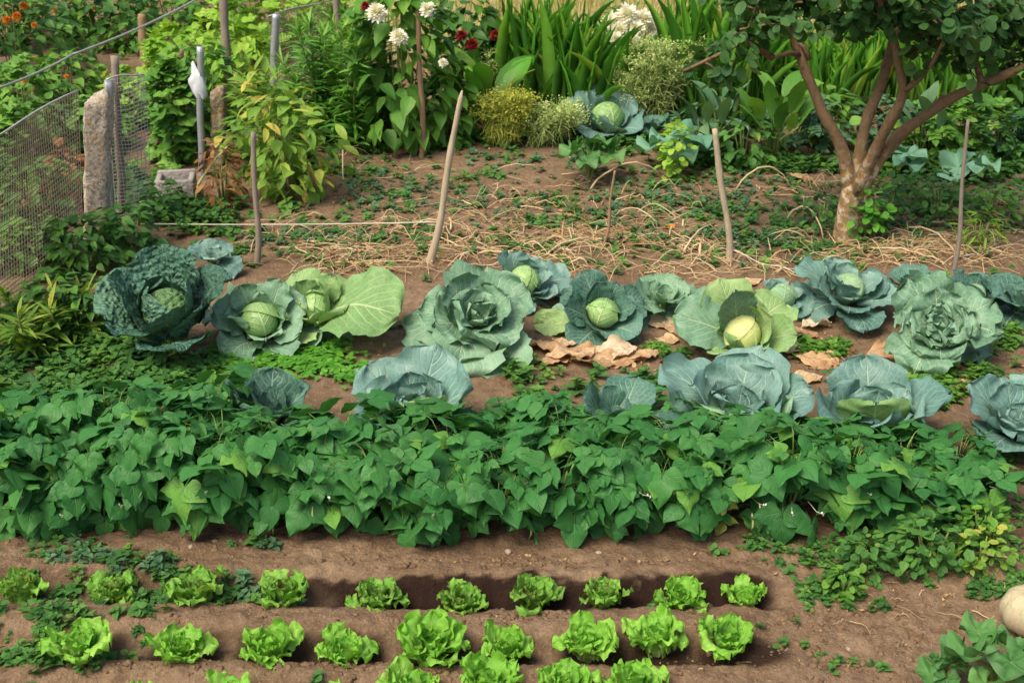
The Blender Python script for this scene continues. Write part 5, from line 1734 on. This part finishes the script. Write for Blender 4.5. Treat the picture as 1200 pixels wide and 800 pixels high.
# small crumbs: dry leaf litter, pebbles, clods
T_LT = [leaf(1, rng.uniform(.4, .8), 'ellip', rng.normal(0, .5), rng.normal(0, .8), cup=rng.uniform(-1, 1), nu=2, nv=3) for _ in range(5)]
T = scatter_px([(600, 250, 420, 50, 900), (1050, 290, 160, 24, 260), (560, 420, 400, 20, 200), (1000, 420, 200, 30, 260), (1060, 700, 120, 60, 200), (700, 655, 300, 8, 90), (400, 180, 60, 14, 80), (600, 760, 500, 40, 130), (300, 400, 200, 20, 100), (500, 170, 120, 12, 120)])
n = len(T)
T[:, 2] += .006
mb = MB()
mb.scatter(T_LT, Rm(rng.uniform(0, 6.28, n), rng.normal(0, .3, n), rng.normal(0, .4, n)), T, rng.uniform(.008, .04, n) * np.where(T[:, 1] < 4, .5, 1), rng.random(n))
tag(mb.build('leaf_litter', M['soil_litter']), 'brown leaf crumbs scattered over the soil', 'litter', None, 'stuff')


def pebble_t(sd):
    r_ = np.random.default_rng(sd)
    n_, m_ = 5, 8
    V, Q, U = [], [], []
    sx = r_.uniform(.7, 1.2, 3)
    for i in range(n_ + 1):
        th = pi * i / n_
        for j in range(m_):
            ph = 2 * pi * j / m_
            q = 1 + r_.normal(0, .09)
            V.append((cos(ph) * sin(th) * q * sx[0], sin(ph) * sin(th) * q * sx[1], cos(th) * q * .7 * sx[2]))
            U.append((0, 0))
    for i in range(n_):
        for j in range(m_):
            Q.append((i * m_ + j, i * m_ + (j + 1) % m_, (i + 1) * m_ + (j + 1) % m_, (i + 1) * m_ + j))
    return np.array(V), np.array(Q), np.array(U)


T_PB = [pebble_t(k) for k in range(6)]
T = scatter_px([(600, 655, 330, 5, 160), (600, 726, 420, 8, 130), (500, 790, 420, 10, 110), (1000, 760, 160, 40, 150), (1080, 690, 90, 30, 60), (200, 650, 240, 8, 60), (680, 300, 420, 30, 150)])
n = len(T)
mb = MB()
mb.scatter(T_PB, Rm(rng.uniform(0, 6.28, n), rng.normal(0, .4, n), 0), T, rng.uniform(.0012, .005, n), rng.random(n))
tag(mb.build('pebbles', M['pebble']), 'tiny pebbles scattered on the lettuce bed', 'pebbles', None, 'stuff')
T = scatter_px([(600, 660, 380, 8, 700), (600, 724, 460, 11, 800), (500, 786, 460, 14, 800), (1000, 750, 180, 50, 900), (200, 640, 240, 12, 120), (1080, 640, 120, 40, 150)])
n = len(T)
mb = MB()
mb.scatter(T_PB, Rm(rng.uniform(0, 6.28, n), rng.normal(0, .4, n), 0), T, np.minimum(rng.gamma(1.4, .0034, n) + .001, .013), rng.random(n))
tag(mb.build('soil_crumbs', M['clod']), 'crumbs and small clods of the dry bed soil', 'soil crumbs', None, 'stuff')
for i, (px, py, w, lb) in enumerate([(702, 646, 9, 'small white stone at the foot of the beans near the centre'), (596, 644, 9, 'pinkish stone on the ridge under the beans'), (508, 733, 11, 'brown pebble beside the widest lettuce'), (163, 729, 14, 'round brown clod on the ridge at left'), (172, 749, 14, 'larger brown clod below the round one'), (995, 756, 8, 'white chip of stone on the right path'), (703, 762, 8, 'grey pebble under the broad rounded lettuce'), (224, 641, 7, 'white pebble under the left beans')]):
    m_ = MB()
    sz = w / S(py) / 2
    m_.addt(T_PB[i % 6], None, (0, 0, sz * .3), sz)
    tag(m_.build('stone', M['clod'] if 'clod' in lb or 'brown' in lb else M['pebble'], None, loc=GP(px, py)), lb, 'stone', 'small stones on the soil')

# ------------------------------------------------------------------ dry meadow beyond
T_BL = [leaf(1, .02, 'sword', 1.5, rng.uniform(.3, 1.4), nu=1, nv=4, pw=1.8) for _ in range(6)]
n = 9000
x = rng.uniform(-1.2, 9, n)
y = rng.uniform(10.8, 19, n)
T = np.stack([x, y, gz(x, y) * .9], -1)
mb = MB()
mb.scatter(T_BL, Rm(rng.uniform(0, 6.28, n), rng.normal(0, .15, n), 0), T, rng.uniform(.25, .7, n), rng.random(n))
tag(mb.build('dry_grass', M['drygrass']), 'tall dry yellow meadow grass beyond the borders', 'grass', None, 'stuff')

# ------------------------------------------------------------------ light
w = bpy.data.worlds.new('World')
scn.world = w
w.use_nodes = True
nt = w.node_tree
nt.nodes.clear()
sky = nt.nodes.new('ShaderNodeTexSky')
sky.sky_type = 'NISHITA'
sky.sun_disc = False
SE, SR = radians(58), radians(-135)
sky.sun_elevation = SE
sky.sun_rotation = SR
sky.air_density = 1.0
sky.dust_density = 5.0
sky.ozone_density = .5
bg = nt.nodes.new('ShaderNodeBackground')
bg.inputs['Strength'].default_value = .125
wo = nt.nodes.new('ShaderNodeOutputWorld')
nt.links.new(sky.outputs[0], bg.inputs[0])
nt.links.new(bg.outputs[0], wo.inputs[0])
sd = bpy.data.lights.new('sun', 'SUN')
sd.energy = 2.5
sd.angle = radians(32)
sd.color = (1, .89, .70)
so = bpy.data.objects.new('sun', sd)
COL.objects.link(so)
# direction towards the sun for the sky's rotation: (sin r, cos r)
dx, dy, dz = sin(SR) * cos(SE), cos(SR) * cos(SE), sin(SE)
from mathutils import Vector
so.rotation_euler = Vector((dx, dy, dz)).to_track_quat('Z', 'Y').to_euler()

vs = scn.view_settings
vs.view_transform = 'Standard'
vs.look = 'None'
vs.exposure = 0.55
vs.gamma = 1
vs.use_curve_mapping = False
scn.cycles.max_bounces = 6
scn.cycles.diffuse_bounces = 4
scn.cycles.transmission_bounces = 4
scn.cycles.transparent_max_bounces = 4
scn.cycles.use_denoising = True
